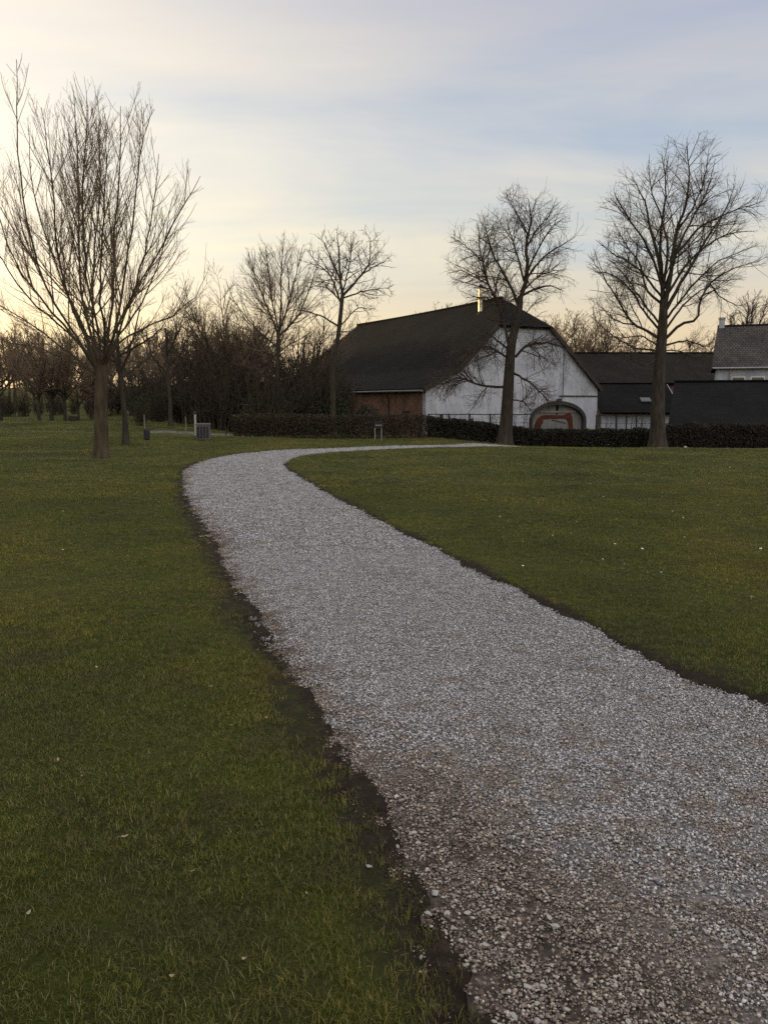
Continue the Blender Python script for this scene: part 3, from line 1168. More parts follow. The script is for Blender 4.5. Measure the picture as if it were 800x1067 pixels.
lim = px_limbs(tA, specA, YA, 0.52)
P1, R1 = cat_groups(lim)
tA.trunk.append((P1, R1, 8))
envA = ell_env([(at(92, 255, YA), (130 * mA, 4.2, 178 * mA)), (at(92, 330, YA), (145 * mA, 4.0, 75 * mA))])
c2 = tA.spawn(P1, R1, 2.6, 0.18, (0.3, 0.7), (0.32, 0.55), 10, 0.045, 0.8, 0.008, 0.0040, envA, tipend=0.3, lmax=3.0, lmin=0.5)
c3 = tA.spawn(*c2, 4.6, 0.1, (0.3, 0.75), (0.35, 0.6), 7, 0.05, 0.7, 0.007, 0.0031, envA, lmax=1.3, lmin=0.25)
c3b = tA.spawn(P1, R1, 4.0, 0.2, (0.4, 0.9), None, 6, 0.06, 0.7, 0.009, 0.0038, envA, absl=(0.3, 1.1))
c4 = tA.spawn(*c3, 5.5, 0.15, (0.4, 0.8), None, 4, 0.05, 0.4, 0.009, 0.003, None, absl=(0.1, 0.35))
tA.twigs += [(*c2, 5), (*c3, 3), (*c3b, 3), (*c4, 3)]
tA.build('tree', (pA[0], pA[1], tz(pA[0], pA[1])), 'tall bare tree with upswept branches, nearest of all, in the lawn left of the path', bark='bark_moss', twig='twig_warm')

# --- tree H: spreading tree in front of the white gable
YH = 37.0
tH = Tree(23)
mH = YH / F_PX
pH = at(525, 460, YH)
pH[2] = tz(pH[0], pH[1])
tH.trunk.append((*flare(pH, [at(527, 445, YH), at(530, 395, YH), at(533, 358, YH), at(540, 328, YH), at(542, 308, YH)], 0.30, 0.12, 20), 14))
specH = [
    ([(531, 362), (525, 338), (519, 317), (508, 294), (502, 272), (498, 240)], 0.8, .10, .012),
    ([(541, 314), (549, 286), (548, 254), (553, 232), (550, 206)], -0.4, .15, .012),
    ([(540, 318), (531, 296), (523, 282), (514, 266), (508, 248), (505, 232)], -1.4, .10, .010),
    ([(543, 308), (560, 300), (574, 298), (588, 304)], 0.8, .08, .010),
    ([(546, 294), (564, 270), (582, 257), (599, 247)], -1.2, .08, .009),
    ([(537, 372), (549, 360), (573, 357), (592, 366), (604, 380)], -1.2, .085, .010),
    ([(530, 364), (513, 351), (503, 343), (490, 338)], 1.6, .07, .009),
    ([(529, 373), (515, 364), (504, 361), (490, 366), (478, 376)], -1.8, .07, .009),
    ([(528, 403), (503, 402), (481, 394), (466, 398), (452, 408)], -0.8, .085, .010),
    ([(534, 388), (551, 398), (565, 411), (575, 424)], -1.4, .075, .009),
    ([(533, 416), (546, 419), (553, 428)], 0.9, .05, .008),
    ([(548, 258), (560, 238), (573, 222), (580, 205)], 1.2, .06, .008),
    ([(550, 245), (540, 225), (530, 208), (527, 198)], -1.0, .055, .008),
    ([(545, 290), (538, 262), (530, 240), (528, 222)], 2.2, .07, .008),
    ([(545, 292), (556, 268), (572, 240), (590, 225)], -2.4, .07, .008),
    ([(510, 297), (494, 288), (480, 282), (468, 284)], 0.5, .05, .007),
    ([(502, 272), (488, 258), (476, 250), (470, 246)], -0.8, .045, .007),
    ([(540, 318), (548, 300), (565, 286), (590, 280)], 2.4, .07, .008),
]
lim = px_limbs(tH, specH, YH, 0.72)
P1, R1 = cat_groups(lim)
tH.trunk.append((P1, R1, 8))
envH = ell_env([(at(552, 250, YH), (53 * mH, 2.9, 56 * mH)), (at(505, 268, YH), (41 * mH, 2.5, 46 * mH)), (at(545, 300, YH), (62 * mH, 2.9, 40 * mH)), (at(523, 388, YH), (85 * mH, 3.2, 50 * mH))])
c2 = tH.spawn(P1, R1, 4.6, 0.15, (0.5, 1.1), (0.35, 0.65), 8, 0.13, 0.15, 0.013, 0.0064, envH, lmax=2.4, tipend=0.4, lmin=0.5)
low = [l for l, sp in zip(lim, specH) if sp[0][0][1] > 355]
PL, RL = cat_groups(low)
cl2 = tH.spawn(PL, RL, 7.0, 0.1, (0.6, 1.2), (0.35, 0.6), 8, 0.17, -0.5, 0.015, 0.008, envH, lmax=2.2, lmin=0.7)
c2 = (np.vstack([c2[0], cl2[0]]), np.vstack([c2[1], cl2[1]]))
c3 = tH.spawn(*c2, 5.8, 0.1, (0.5, 1.1), (0.4, 0.7), 6, 0.15, 0.1, 0.010, 0.0044, envH, lmax=1.2, lmin=0.3)
c3b = tH.spawn(P1, R1, 5.0, 0.15, (0.5, 1.2), None, 6, 0.15, 0.2, 0.013, 0.006, envH, absl=(0.3, 1.2))
c4 = tH.spawn(*c3, 8.0, 0.1, (0.5, 1.1), None, 5, 0.15, 0.15, 0.009, 0.0033, None, absl=(0.15, 0.6))
tH.twigs += [(*c2, 5), (*c3, 3), (*c3b, 3), (*c4, 3)]
tH.build('tree', pH, 'gnarled bare tree with drooping lower boughs, standing before the white gable')

# --- tree I: the big tree on the right
YI = 36.0
tI = Tree(31)
mI = YI / F_PX
pI = at(685, 466, YI)
pI[2] = tz(pI[0], pI[1])
tI.trunk.append((*flare(pI, [at(685, 450, YI), at(686, 400, YI), at(689, 357, YI), at(691, 325, YI), at(691, 312, YI)], 0.33, 0.15, 20), 14))
specI = [
    ([(690, 328), (690, 290), (684, 261), (677, 236), (672, 211), (658, 183)], 0.8, .15, .010),
    ([(691, 325), (698, 290), (701, 264), (706, 236), (715, 211), (718, 180), (715, 152)], -0.6, .15, .010),
    ([(694, 322), (712, 290), (728, 264), (740, 242), (755, 220), (766, 190)], 1.0, .11, .009),
    ([(692, 354), (709, 338), (726, 332), (729, 313), (740, 295), (765, 279), (792, 272)], -1.0, .09, .008),
    ([(688, 354), (672, 343), (660, 338), (644, 313), (629, 289), (616, 268)], -0.8, .09, .008),
    ([(691, 318), (673, 301), (667, 276), (652, 255), (638, 230)], 1.4, .08, .008),
    ([(690, 292), (688, 248), (693, 202), (690, 160)], -2.4, .09, .009),
    ([(687, 366), (656, 360), (635, 347), (614, 328)], 1.4, .06, .007),
    ([(692, 360), (715, 355), (737, 361), (745, 350)], -0.8, .06, .007),
    ([(701, 268), (734, 233), (771, 217), (797, 209)], -1.4, .075, .008),
    ([(690, 300), (676, 260), (650, 220), (640, 200)], -2.4, .08, .008),
    ([(693, 300), (710, 250), (735, 200), (745, 165)], 2.8, .09, .008),
    ([(693, 310), (720, 270), (755, 245), (790, 240)], 2.6, .08, .008),
    ([(690, 310), (665, 280), (640, 265), (620, 250)], -2.0, .07, .008),
    ([(691, 300), (695, 250), (678, 195), (676, 160)], 2.6, .09, .008),
    ([(687, 372), (672, 380), (655, 374), (640, 384)], -1.0, .04, .006),
    ([(706, 240), (725, 210), (735, 180), (738, 155)], -1.6, .06, .007),
    ([(740, 296), (752, 310), (770, 318), (785, 312)], 0.6, .04, .006),
    ([(660, 338), (645, 335), (628, 322), (618, 308)], 1.5, .045, .006),
    ([(688, 345), (672, 325), (655, 300), (636, 285), (618, 283)], -1.8, .07, .007),
    ([(689, 340), (668, 312), (650, 285), (632, 268)], 2.4, .07, .007),
    ([(692, 345), (712, 318), (735, 300), (758, 302)], 2.4, .07, .007),
    ([(692, 335), (715, 305), (745, 275), (780, 258)], -2.2, .075, .007),
    ([(691, 365), (708, 366), (728, 374), (742, 372)], 1.6, .04, .006),
    ([(688, 362), (668, 350), (645, 352), (622, 345)], -2.0, .05, .006),
]
lim = px_limbs(tI, specI, YI, 0.75)
P1, R1 = cat_groups(lim)
tI.trunk.append((P1, R1, 8))
envI = ell_env([(at(703, 262, YI), (93 * mI, 4.2, 112 * mI)), (at(690, 325, YI), (84 * mI, 3.6, 60 * mI)), (at(775, 255, YI), (30 * mI, 2.5, 55 * mI))])
c2 = tI.spawn(P1, R1, 3.6, 0.18, (0.4, 0.95), (0.3, 0.55), 9, 0.10, 0.3, 0.012, 0.0062, envI, lmax=3.0, tipend=0.35, lmin=0.6)
c3 = tI.spawn(*c2, 6.2, 0.1, (0.45, 1.0), (0.35, 0.65), 6, 0.12, 0.15, 0.010, 0.0042, envI, lmax=1.4, lmin=0.3)
c3b = tI.spawn(P1, R1, 4.0, 0.2, (0.5, 1.1), None, 6, 0.12, 0.2, 0.013, 0.006, envI, absl=(0.3, 1.2))
c4 = tI.spawn(*c3, 7.5, 0.1, (0.5, 1.0), None, 5, 0.12, -0.1, 0.009, 0.0032, None, absl=(0.15, 0.6))
tI.twigs += [(*c2, 5), (*c3, 3), (*c3b, 3), (*c4, 3)]
tI.build('tree', pI, 'largest bare tree with a dark forked trunk, rising from the hedge at the right')

# --- tree F: crooked tree at the left end of the barn roof
YF = 46.0
tF = Tree(41)
mF = YF / F_PX
pF = at(347, 452, YF)
pF[2] = tz(pF[0], pF[1])
tF.trunk.append((*flare(pF, [at(347, 430, YF), at(347, 385, YF), at(353, 344, YF), at(357, 305, YF)], 0.16, 0.10, 18), 12))
specF = [
    ([(357, 308), (354, 286), (353, 262), (351, 238)], 0.8, .12, .012),
    ([(357, 308), (374, 289), (385, 272), (385, 246)], -0.6, .11, .011),
    ([(356, 318), (344, 287), (331, 275), (322, 264)], 1.2, .09, .010),
    ([(353, 340), (332, 328), (311, 323), (298, 326)], -1.0, .08, .009),
    ([(358, 310), (384, 302), (407, 300)], 1.0, .07, .009),
    ([(356, 338), (374, 320), (388, 330)], -1.2, .06, .008),
    ([(354, 290), (342, 262), (334, 246)], -1.6, .07, .009),
    ([(357, 305), (365, 270), (366, 243)], 2.2, .07, .009),
    ([(378, 285), (395, 275), (408, 270)], 1.2, .06, .008),
    ([(356, 315), (340, 300), (324, 298)], 2.0, .06, .008),
    ([(352, 345), (366, 345), (380, 338)], 1.2, .04, .007),
]
lim = px_limbs(tF, specF, YF, 0.7)
P1, R1 = cat_groups(lim)
tF.trunk.append((P1, R1, 7))
envF = ell_env([(at(362, 288, YF), (53 * mF, 3.0, 54 * mF)), (at(345, 325, YF), (48 * mF, 2.6, 30 * mF))])
c2 = tF.spawn(P1, R1, 4.0, 0.15, (0.5, 1.1), (0.4, 0.65), 8, 0.16, 0.2, 0.016, 0.010, envF, lmax=2.4, lmin=0.5)
c3 = tF.spawn(*c2, 4.2, 0.1, (0.5, 1.1), (0.4, 0.65), 6, 0.16, 0.1, 0.013, 0.0075, envF, lmax=1.2, lmin=0.3)
c4 = tF.spawn(*c3, 3.8, 0.15, (0.5, 1.1), None, 5, 0.15, 0.1, 0.012, 0.0058, None, absl=(0.2, 0.6))
tF.twigs += [(*c2, 5), (*c3, 3), (*c4, 3)]
tF.build('tree', pF, 'bare tree with crooked forking limbs, at the left end of the barn roof')

# --- tree E: vase-shaped tree left of it
YE = 54.0
tE = Tree(53)
mE = YE / F_PX
pE = at(288, 450, YE)
pE[2] = tz(pE[0], pE[1])
tE.trunk.append((*flare(pE, [at(288, 420, YE), at(289, 385, YE), at(290, 344, YE)], 0.16, 0.11, 16), 12))
specE = [
    ([(290, 348), (272, 304), (264, 280), (257, 258)], 0.6, .11, .012),
    ([(291, 346), (293, 310), (293, 280), (296, 252)], -0.6, .11, .012),
    ([(291, 350), (312, 326), (326, 290), (333, 264)], 0.8, .11, .012),
    ([(291, 346), (283, 310), (280, 280), (276, 252)], 1.8, .09, .012),
    ([(291, 346), (302, 312), (310, 280), (316, 254)], -1.8, .09, .012),
    ([(289, 362), (265, 340), (245, 315), (235, 290)], -0.8, .08, .010),
    ([(289, 372), (266, 362), (246, 352), (226, 350)], 1.2, .07, .010),
    ([(290, 365), (315, 352), (332, 340)], 1.0, .06, .010),
    ([(290, 375), (308, 380), (325, 372)], -1.2, .06, .010),
    ([(288, 380), (268, 385), (250, 380)], -0.9, .06, .010),
]
lim = px_limbs(tE, specE, YE, 0.62)
P1, R1 = cat_groups(lim)
tE.trunk.append((P1, R1, 7))
envE = ell_env([(at(293, 305, YE), (46 * mE, 3.2, 58 * mE)), (at(275, 350, YE), (56 * mE, 3.0, 48 * mE))])
c2 = tE.spawn(P1, R1, 4.0, 0.12, (0.3, 0.8), (0.4, 0.65), 8, 0.09, 0.5, 0.012, 0.008, envE, lmax=3.0, lmin=0.6)
c3 = tE.spawn(*c2, 4.0, 0.1, (0.4, 0.9), (0.4, 0.65), 6, 0.1, 0.4, 0.010, 0.006, envE, lmax=1.5, lmin=0.3)
c4 = tE.spawn(*c3, 3.2, 0.15, (0.4, 0.9), None, 4, 0.1, 0.2, 0.010, 0.0045, None, absl=(0.2, 0.6))
tE.twigs += [(*c2, 5), (*c3, 3), (*c4, 3)]
tE.build('tree', pE, 'bare vase-shaped tree behind the dark shrubs, left of the crooked forking tree', twig='twig_warm')


# --- generic bare trees, built at the origin and copied
def generic_tree(seed, H, spread, fork, r0, nl, up, twig_r, wander=0.1, dens=(2.0, 2.2, 1.6), low=0.0, narrow=1.0):
    t = Tree(seed)
    r = t.r
    topz = H * fork
    lean = r.normal(0, 0.02 * H, 2)
    t.trunk.append((*flare((0, 0, 0), [np.array([0, 0, topz * 0.5]), np.array([lean[0], lean[1], topz]), np.array([lean[0] * 1.4, lean[1] * 1.4, min(H * 0.8, topz * 1.8)])], r0, r0 * 0.3, 16), 9))
    lims = []
    for k in range(nl):
        a = 2 * pi * (k * 0.382 + r.uniform(-0.08, 0.08))
        z0 = topz * (0.75 + low * -0.5 * r.uniform()) + (min(H * 0.8, topz * 1.8) - topz) * r.uniform(0, 0.7)
        reach = spread * r.uniform(0.6, 1.0)
        tip = np.array([cos(a) * reach, sin(a) * reach, z0 + (H - z0) * r.uniform(up * 0.55, 1.0)])
        st = np.array([lean[0] * z0 / topz, lean[1] * z0 / topz, z0])
        mid = st + (tip - st) * np.array([0.55, 0.55, 0.4])
        mid2 = st + (tip - st) * np.array([0.85, 0.85, 0.72])
        lims.append(t.limb([st, mid, mid2, tip], r0 * r.uniform(0.3, 0.48), twig_r * 1.3, 12, 0.04 * H / 10))
    P1, R1 = cat_groups(lims)
    t.trunk.append((P1, R1, 6))
    c2 = t.spawn(P1, R1, dens[0] * 1.6, 0.12, (0.4, 0.95), (0.35, 0.6), 7, wander, 0.35, 0.015, twig_r, None, lmax=H * 0.22)
    c3 = t.spawn(*c2, dens[1] * 1.5, 0.12, (0.4, 1.0), (0.35, 0.6), 5, wander, 0.25, 0.014, twig_r * 0.85, None, lmax=H * 0.1, lmin=0.25)
    t.twigs += [(*c2, 4), (*c3, 3)]
    if dens[2]:
        c4 = t.spawn(*c3, dens[2], 0.15, (0.4, 1.0), None, 4, wander, 0.2, 0.012, twig_r * 0.7, None, absl=(0.2, 0.5))
        if c4:
            t.twigs.append((*c4, 3))
    return t


def gpos(px, Y):
    x = (px - CX) / F_PX * Y * 1.0
    return (x, Y, tz(x, Y))


# small tree behind the near one
pB = ground_at(131, 463)
tB = generic_tree(61, 6.0, 1.8, 0.42, 0.12, 10, 0.7, 0.006, dens=(2.2, 2.4, 1.8))
tB.build('tree', (pB[0], pB[1], tz(pB[0], pB[1])), 'slim young tree just right of and behind the nearest tree', shift=False, twig='twig')
# thin tree near x=180
tC = generic_tree(67, 7.2, 1.7, 0.45, 0.13, 9, 0.6, 0.008, dens=(2.2, 2.2, 1.2))
rootC = tC.build('tree', gpos(179, 50), 'thin bare tree left of the dark shrubs, beside the white post', shift=False)

tM = generic_tree(69, 10.5, 3.4, 0.30, 0.20, 15, 0.5, 0.009, dens=(2.6, 2.6, 1.6), wander=0.1)
GM = 'bare trees standing among the dark shrubs'
rootM = tM.build('tree', gpos(240, 58), 'bare tree rising from the shrub bank above the bin', group=GM, shift=False, twig='twig_warm')
for px, Y, s, lab in ((316, 63, 1.02, 'bare tree behind the gap between the vase-shaped and crooked trees'),
                      (266, 66, 1.05, 'bare tree behind the vase-shaped tree, to its left'),
                      (208, 63, 0.85, 'bare tree at the left end of the shrub bank behind the white post')):
    copy_tree(rootM, gpos(px, Y), random.uniform(0, 6.28), s, lab, GM)

# row on the far lawn, left
tK = generic_tree(71, 7.5, 3.2, 0.30, 0.145, 13, 0.5, 0.009, dens=(2.6, 2.2, 1.2), wander=0.12)
GK = 'bare trees along the far edge of the left lawn'
rootK = tK.build('tree', gpos(56, 62), 'bare tree on the far lawn, third from the left in its row', group=GK, shift=False, twig='twig_warm')
for px, Y, s, lab in ((70, 62, 0.9, 'bare tree on the far lawn directly left of the slatted box'),
                      (84, 63, 0.62, 'small bare tree on the far lawn right of the slatted box'),
                      (43, 60, 0.85, 'thick bushy tree on the far lawn, second from the left in its row'),
                      (3, 64, 1.05, 'bare tree leftmost in the row on the far lawn'),
                      (97, 66, 0.9, 'bare tree on the far lawn half hidden behind the nearest trunk')):
    copy_tree(rootK, gpos(px, Y), random.uniform(0, 6.28), s, lab, GK)

# trees behind the barn and the houses
tG = generic_tree(83, 13, 4.6, 0.35, 0.3, 16, 0.5, 0.022, dens=(1.8, 1.5, 0.7), wander=0.12)
GG = 'bare trees rising behind the farm roofs'
rootG = tG.build('tree', (0, 0, 0), 'x', group=GG, shift=False, twig='twig_warm')
first = True
for px, Y, s, lab in ((468, 118, 1.22, 'hazy tree behind the ridge just left of the steel flue'),
                      (440, 122, 1.10, 'hazy tree behind the barn ridge, left part of the clump'),
                      (415, 130, 1.0, 'faint tree lowest on the barn ridge'),
                      (605, 95, 0.98, 'faint tree between the white gable and the largest tree'),
                      (632, 105, 0.92, 'faint tree behind the long brown roof left of the largest tree'),
                      (575, 100, 1.0, 'faint tree behind the gable roof at its right slope'),
                      (722, 110, 0.9, 'faint tree behind the long brown roof right of the largest tree'),
                      (655, 112, 0.95, 'faint tree directly behind the largest tree')):
    if first:
        rootG.location = gpos(px, Y)
        rootG.rotation_euler = (0, 0, 1.0)
        rootG.scale = (s, s, s)
        rootG["label"] = lab
        first = False
    else:
        copy_tree(rootG, gpos(px, Y), random.uniform(0, 6.28), s, lab, GG)
tJ = generic_tree(89, 16.5, 2.8, 0.62, 0.3, 12, 0.55, 0.018, dens=(2.0, 1.8, 1.0), wander=0.14)
tJ.build('tree', gpos(768, 104), 'small twisted tree showing above the grey roof of the white house', shift=False)


# --- shrubs: many bare stems
def shrub(seed, H, W, n, twig_r, D=None):
    t = Tree(seed)
    r = t.r
    lims = []
    D = D or W
    for k in range(n):
        a = r.uniform(0, 2 * pi)
        q = math.sqrt(r.uniform())
        st = np.array([cos(a) * W * 0.45 * q, sin(a) * D * 0.45 * q, -0.05])
        h = H * r.uniform(0.6, 1.0) * (1 - 0.3 * q * q)
        tip = np.array([cos(a) * W * q * r.uniform(0.8, 1.1), sin(a) * D * q * r.uniform(0.8, 1.1), h])
        mid = st + (tip - st) * np.array([0.4, 0.4, 0.5])
        lims.append(t.limb([st, mid, tip], 0.018 + 0.004 * H, twig_r, 10, 0.06))
    P1, R1 = cat_groups(lims)
    t.trunk.append((P1, R1, 5))
    c2 = t.spawn(P1, R1, 4.0, 0.1, (0.4, 1.0), (0.2, 0.4), 6, 0.12, 0.4, 0.015, twig_r, None, lmax=1.2)
    c3 = t.spawn(*c2, 4.0, 0.1, (0.4, 1.1), (0.3, 0.6), 4, 0.12, 0.2, 0.014, twig_r * 0.9, None, lmax=0.7, lmin=0.2)
    t.twigs += [(*c2, 3), (*c3, 3)]
    return t


def leaf_blob(name, n, size, shape, seed, mat, parent=None, lobes=9):
    """evergreen foliage: small leaves through a lumpy volume"""
    r = np.random.default_rng(seed)
    W, D, H = shape
    C = np.stack([r.normal(0, 0.4, lobes) * W, r.normal(0, 0.4, lobes) * D, r.uniform(0.12, 0.85, lobes) * H], 1)
    rad_ = r.uniform(0.28, 0.5, lobes) * min(W, H)
    k = r.integers(0, lobes, n)
    d = r.normal(size=(n, 3))
    d /= np.linalg.norm(d, axis=1)[:, None]
    p = C[k] + d * (rad_[k] * r.uniform(0.2, 1.05, n) ** 0.5)[:, None]
    p[:, 2] = np.abs(p[:, 2])
    u = r.normal(size=(n, 3))
    u /= np.linalg.norm(u, axis=1)[:, None]
    w = np.cross(u, r.normal(size=(n, 3)))
    w /= np.linalg.norm(w, axis=1)[:, None]
    s = size * r.uniform(0.6, 1.3, n)[:, None]
    V = np.stack([p - u * s, p + w * s * 0.5, p + u * s, p - w * s * 0.5], 1).reshape(-1, 3)
    Fq = np.arange(n * 4).reshape(n, 4)
    return mesh_obj(name, V, Fq, mat, parent)


sh1 = shrub(101, 5.2, 2.3, 34, 0.012)
GS = 'bare shrubs left of the barn'
M['shrub_twig'] = noisy_mat('shrub_twig', (0.03, 0.023, 0.016), (0.055, 0.042, 0.03), 3, bstr=0)
rs1 = sh1.build('shrub', gpos(225, 52), 'broad twiggy shrub above the dark grey bin', 'shrub', GS, bark='shrub_twig', twig='shrub_twig', shift=False)
for px, Y, s, lab in ((205, 56, 0.95, 'twiggy shrub nearest the thin bare tree'),
                      (250, 55, 1.0, 'tall twiggy shrub left of the vase-shaped tree'),
                      (268, 60, 1.0, 'twiggy shrub directly left of the vase-shaped trunk'),
                      (300, 58, 0.92, 'twiggy shrub right of the vase-shaped trunk'),
                      (322, 56, 1.12, 'tall twiggy shrub left of the crooked tree, against the roof end'),
                      (190, 60, 0.7, 'low twiggy shrub at the left end of the shrub bank'),
                      (278, 48, 0.72, 'low twiggy shrub just above the clipped hedge'),
                      (334, 51, 0.92, 'twiggy shrub directly behind the crooked tree trunk'),
                      (308, 62, 1.2, 'twiggy shrub tallest between the vase-shaped and the crooked trees'),
                      (356, 52, 0.72, 'twiggy shrub right of the crooked tree, before the brick wall'),
                      (240, 64, 1.15, 'tallest twiggy shrub at the back of the shrub bank')):
    copy_tree(rs1, gpos(px, Y), random.uniform(0, 6.28), s * 1.3, lab, GS)
for px, Y, s, lab in ((150, 50, 0.34, 'low reddish shrub behind the post-mounted litter bin'),
                      (165, 58, 0.5, 'dim low shrub between the slim young tree and the thin bare tree')):
    copy_tree(rs1, gpos(px, Y), random.uniform(0, 6.28), s, lab, 'low shrubs behind the left lawn')

wr = random.Random(9)
for k in range(9):
    px, Y = 105 + k * 11.5 + wr.uniform(-4, 4), wr.uniform(76, 92)
    copy_tree(rs1, gpos(px, Y), wr.uniform(0, 6.28), wr.uniform(0.75, 1.05), 'hazy bare thicket along the far edge of the left lawn', 'thickets beyond the left lawn')
for k in range(10):
    px, Y = -22 + k * 13.0 + wr.uniform(-4, 4), wr.uniform(82, 98)
    copy_tree(rs1, gpos(px, Y), wr.uniform(0, 6.28), wr.uniform(0.42, 0.6), 'hazy bare thicket along the far edge of the left lawn', 'thickets beyond the left lawn')
# evergreens under and between them
ev_specs = [(360, 50, (1.6, 1.4, 2.6), 7000, 'dark evergreen bush right of the crooked tree, against the brick wall', 3),
            (318, 52, (2.2, 1.6, 2.9), 8000, 'dark evergreen bush left of the crooked tree', 5),
            (232, 57, (2.8, 1.8, 2.9), 8000, 'dark evergreen bush behind the grey bin', 7),
            (268, 53, (2.4, 1.6, 2.4), 7000, 'dark evergreen bush in the middle of the shrub bank', 11),
            (196, 60, (2.2, 1.6, 2.3), 6000, 'dark evergreen bush behind the thin white post', 13),
            (290, 62, (3.0, 2.0, 3.8), 8000, 'tall dark evergreen bush at the back of the shrub bank', 19),
            (168, 66, (2.4, 1.6, 1.9), 5000, 'low dark evergreen bush left of the thin bare tree', 17)]
for px, Y, shp, n, lab, sd in ev_specs:
    e = empty('evergreen_bush', gpos(px, Y), 0, lab, 'bush')
    leaf_blob('foliage', n, 0.075, shp, sd, M['evergreen'], e)
    tt = Tree(sd)
    l_ = [tt.limb([np.array([0, 0, -0.1]), np.array([tt.r.normal(0, .15), tt.r.normal(0, .15), shp[2] * .4]), np.array([tt.r.normal(0, .5), tt.r.normal(0, .4), shp[2] * .8])], 0.05, 0.01) for _ in range(5)]
    V, Fq = Tree.tubes([(*cat_groups(l_), 5)])
    mesh_obj('stem', V, Fq, M['bark'], e)

# distant wood on the low hill
tW = generic_tree(97, 12, 4.5, 0.28, 0.28, 12, 0.45, 0.04, dens=(1.6, 1.2, 0), wander=0.12)
GW = 'trees of the distant wood'
rootW = tW.build('tree', (0, 0, 0), 'x', group=GW, shift=False, twig='twig_warm')
wl = 'hazy bare tree of the distant wood beyond the left lawn'
k = 0
wr = random.Random(5)
for row, (Y0, dx, s0) in enumerate(((118, 5.5, 0.70), (150, 5.5, 0.9), (190, 6.0, 1.05), (240, 6.5, 1.2), (290, 7.0, 1.3))):
    x = -Y0 * 0.56
    while x < -Y0 * 0.14:
        px = x + wr.uniform(-1, 1)
        yy = Y0 + wr.uniform(-9, 9)
        s = s0 * wr.uniform(0.75, 1.15)
        loc = (px, yy, tz(px, yy))
        if k == 0:
            rootW.location = loc
            rootW.scale = (s, s, s)
            rootW["label"] = wl
        else:
            copy_tree(rootW, loc, wr.uniform(0, 6.28), s, wl, GW)
        k += 1
        x += dx * wr.uniform(0.7, 1.3)


# ------------------------------------------------------------------ hedges
def hedge(name, pts, h, w, n, mat, label, seed, top_rag=0.05, leaf=0.045, twigs=0, twig_h=0.0, cat='hedge'):
    r = np.random.default_rng(seed)
    P = catmull([np.array([*p, 0]) for p in pts], 60)
    base = P[0].copy()
    base[2] = tz(base[0], base[1])
    root = empty(name, base, 0, label, cat)
    t = r.uniform(0, 1, n) * 58.99
    i = t.astype(int)
    q = P[i] + (P[i + 1] - P[i]) * (t - i)[:, None]
    tan = P[i + 1] - P[i]
    tan /= np.linalg.norm(tan, axis=1)[:, None]
    nrm = np.stack([-tan[:, 1], tan[:, 0], np.zeros(n)], 1)
    s = r.uniform(-1, 1, n)
    hh = h * (1 + top_rag * pnoise(t * 0.9, t * 0.3, seed, 4, 1.0)) * (1 - 0.12 * np.abs(s) ** 3)
    z = r.uniform(0, 1, n) ** 0.85 * hh
    bulge = 1 + 0.10 * pnoise(t * 1.4, z * 6, seed + 3, 3, 1.0)
    q = q + nrm * (s * w * bulge)[:, None]
    q[:, 2] = terrain(q[:, 0], q[:, 1]) + z
    u = r.normal(size=(n, 3))
    u /= np.linalg.norm(u, axis=1)[:, None]
    v = np.cross(u, r.normal(size=(n, 3)))
    v /= np.linalg.norm(v, axis=1)[:, None]
    sz = leaf * r.uniform(0.6, 1.3, n)[:, None]
    V = np.stack([q - u * sz, q + v * sz * 0.55, q + u * sz, q - v * sz * 0.55], 1).reshape(-1, 3)
    mesh_obj('foliage', V - base, np.arange(4 * n).reshape(n, 4), mat, root)
    # woody stems
    tr = Tree(seed)
    m = 260
    L_ = []
    for k in range(m):
        tt = r.uniform(0, 58.9)
        i = int(tt)
        c = P[i] + (P[i + 1] - P[i]) * (tt - i)
        c[2] = tz(c[0], c[1])
        H_ = h * r.uniform(0.8, 1.02)
        L_.append(tr.limb([c, c + np.array([r.normal(0, .06), r.normal(0, .05), H_ * .5]), c + np.array([r.normal(0, .12), r.normal(0, .08), H_])], 0.012, 0.004, 6))
    P1, R1 = cat_groups(L_)
    items = [(P1 - base, R1, 4)]
    c2 = tr.spawn(P1 - base, R1, 7, 0.2, (0.4, 1.2), None, 4, 0.12, 0.3, 0.02, 0.003, None, absl=(0.1, 0.35))
    items.append((*c2, 3))
    V, Fq = Tree.tubes(items)
    mesh_obj('stem', V, Fq, M['twig'], root)
    return root


def gp2(px, Y):
    return ((px - CX) / F_PX * Y, Y)


hedge('hedge', [gp2(243, 37.5), gp2(300, 36.6), gp2(370, 36.0), gp2(444, 36.3)], 1.05, 0.28, 21000, M['hedge_leaf'],
      'tall clipped brown hedge before the brick barn wall, left of the white gable', 301, top_rag=0.03, leaf=0.035)
hedge('hedge', [gp2(444, 37.8), gp2(560, 38.0), gp2(690, 38.2)], 0.92, 0.4, 46000, M['hedge_green'],
      'low dark hedge running under the white gable', 303, top_rag=0.06, leaf=0.045)
hedge('hedge', [gp2(692, 36.8), gp2(760, 36.5), gp2(860, 36.0)], 1.1, 0.42, 36000, M['hedge_dark'],
      'dense brown hedge at the far right, before the black roof', 305, top_rag=0.10, leaf=0.04)

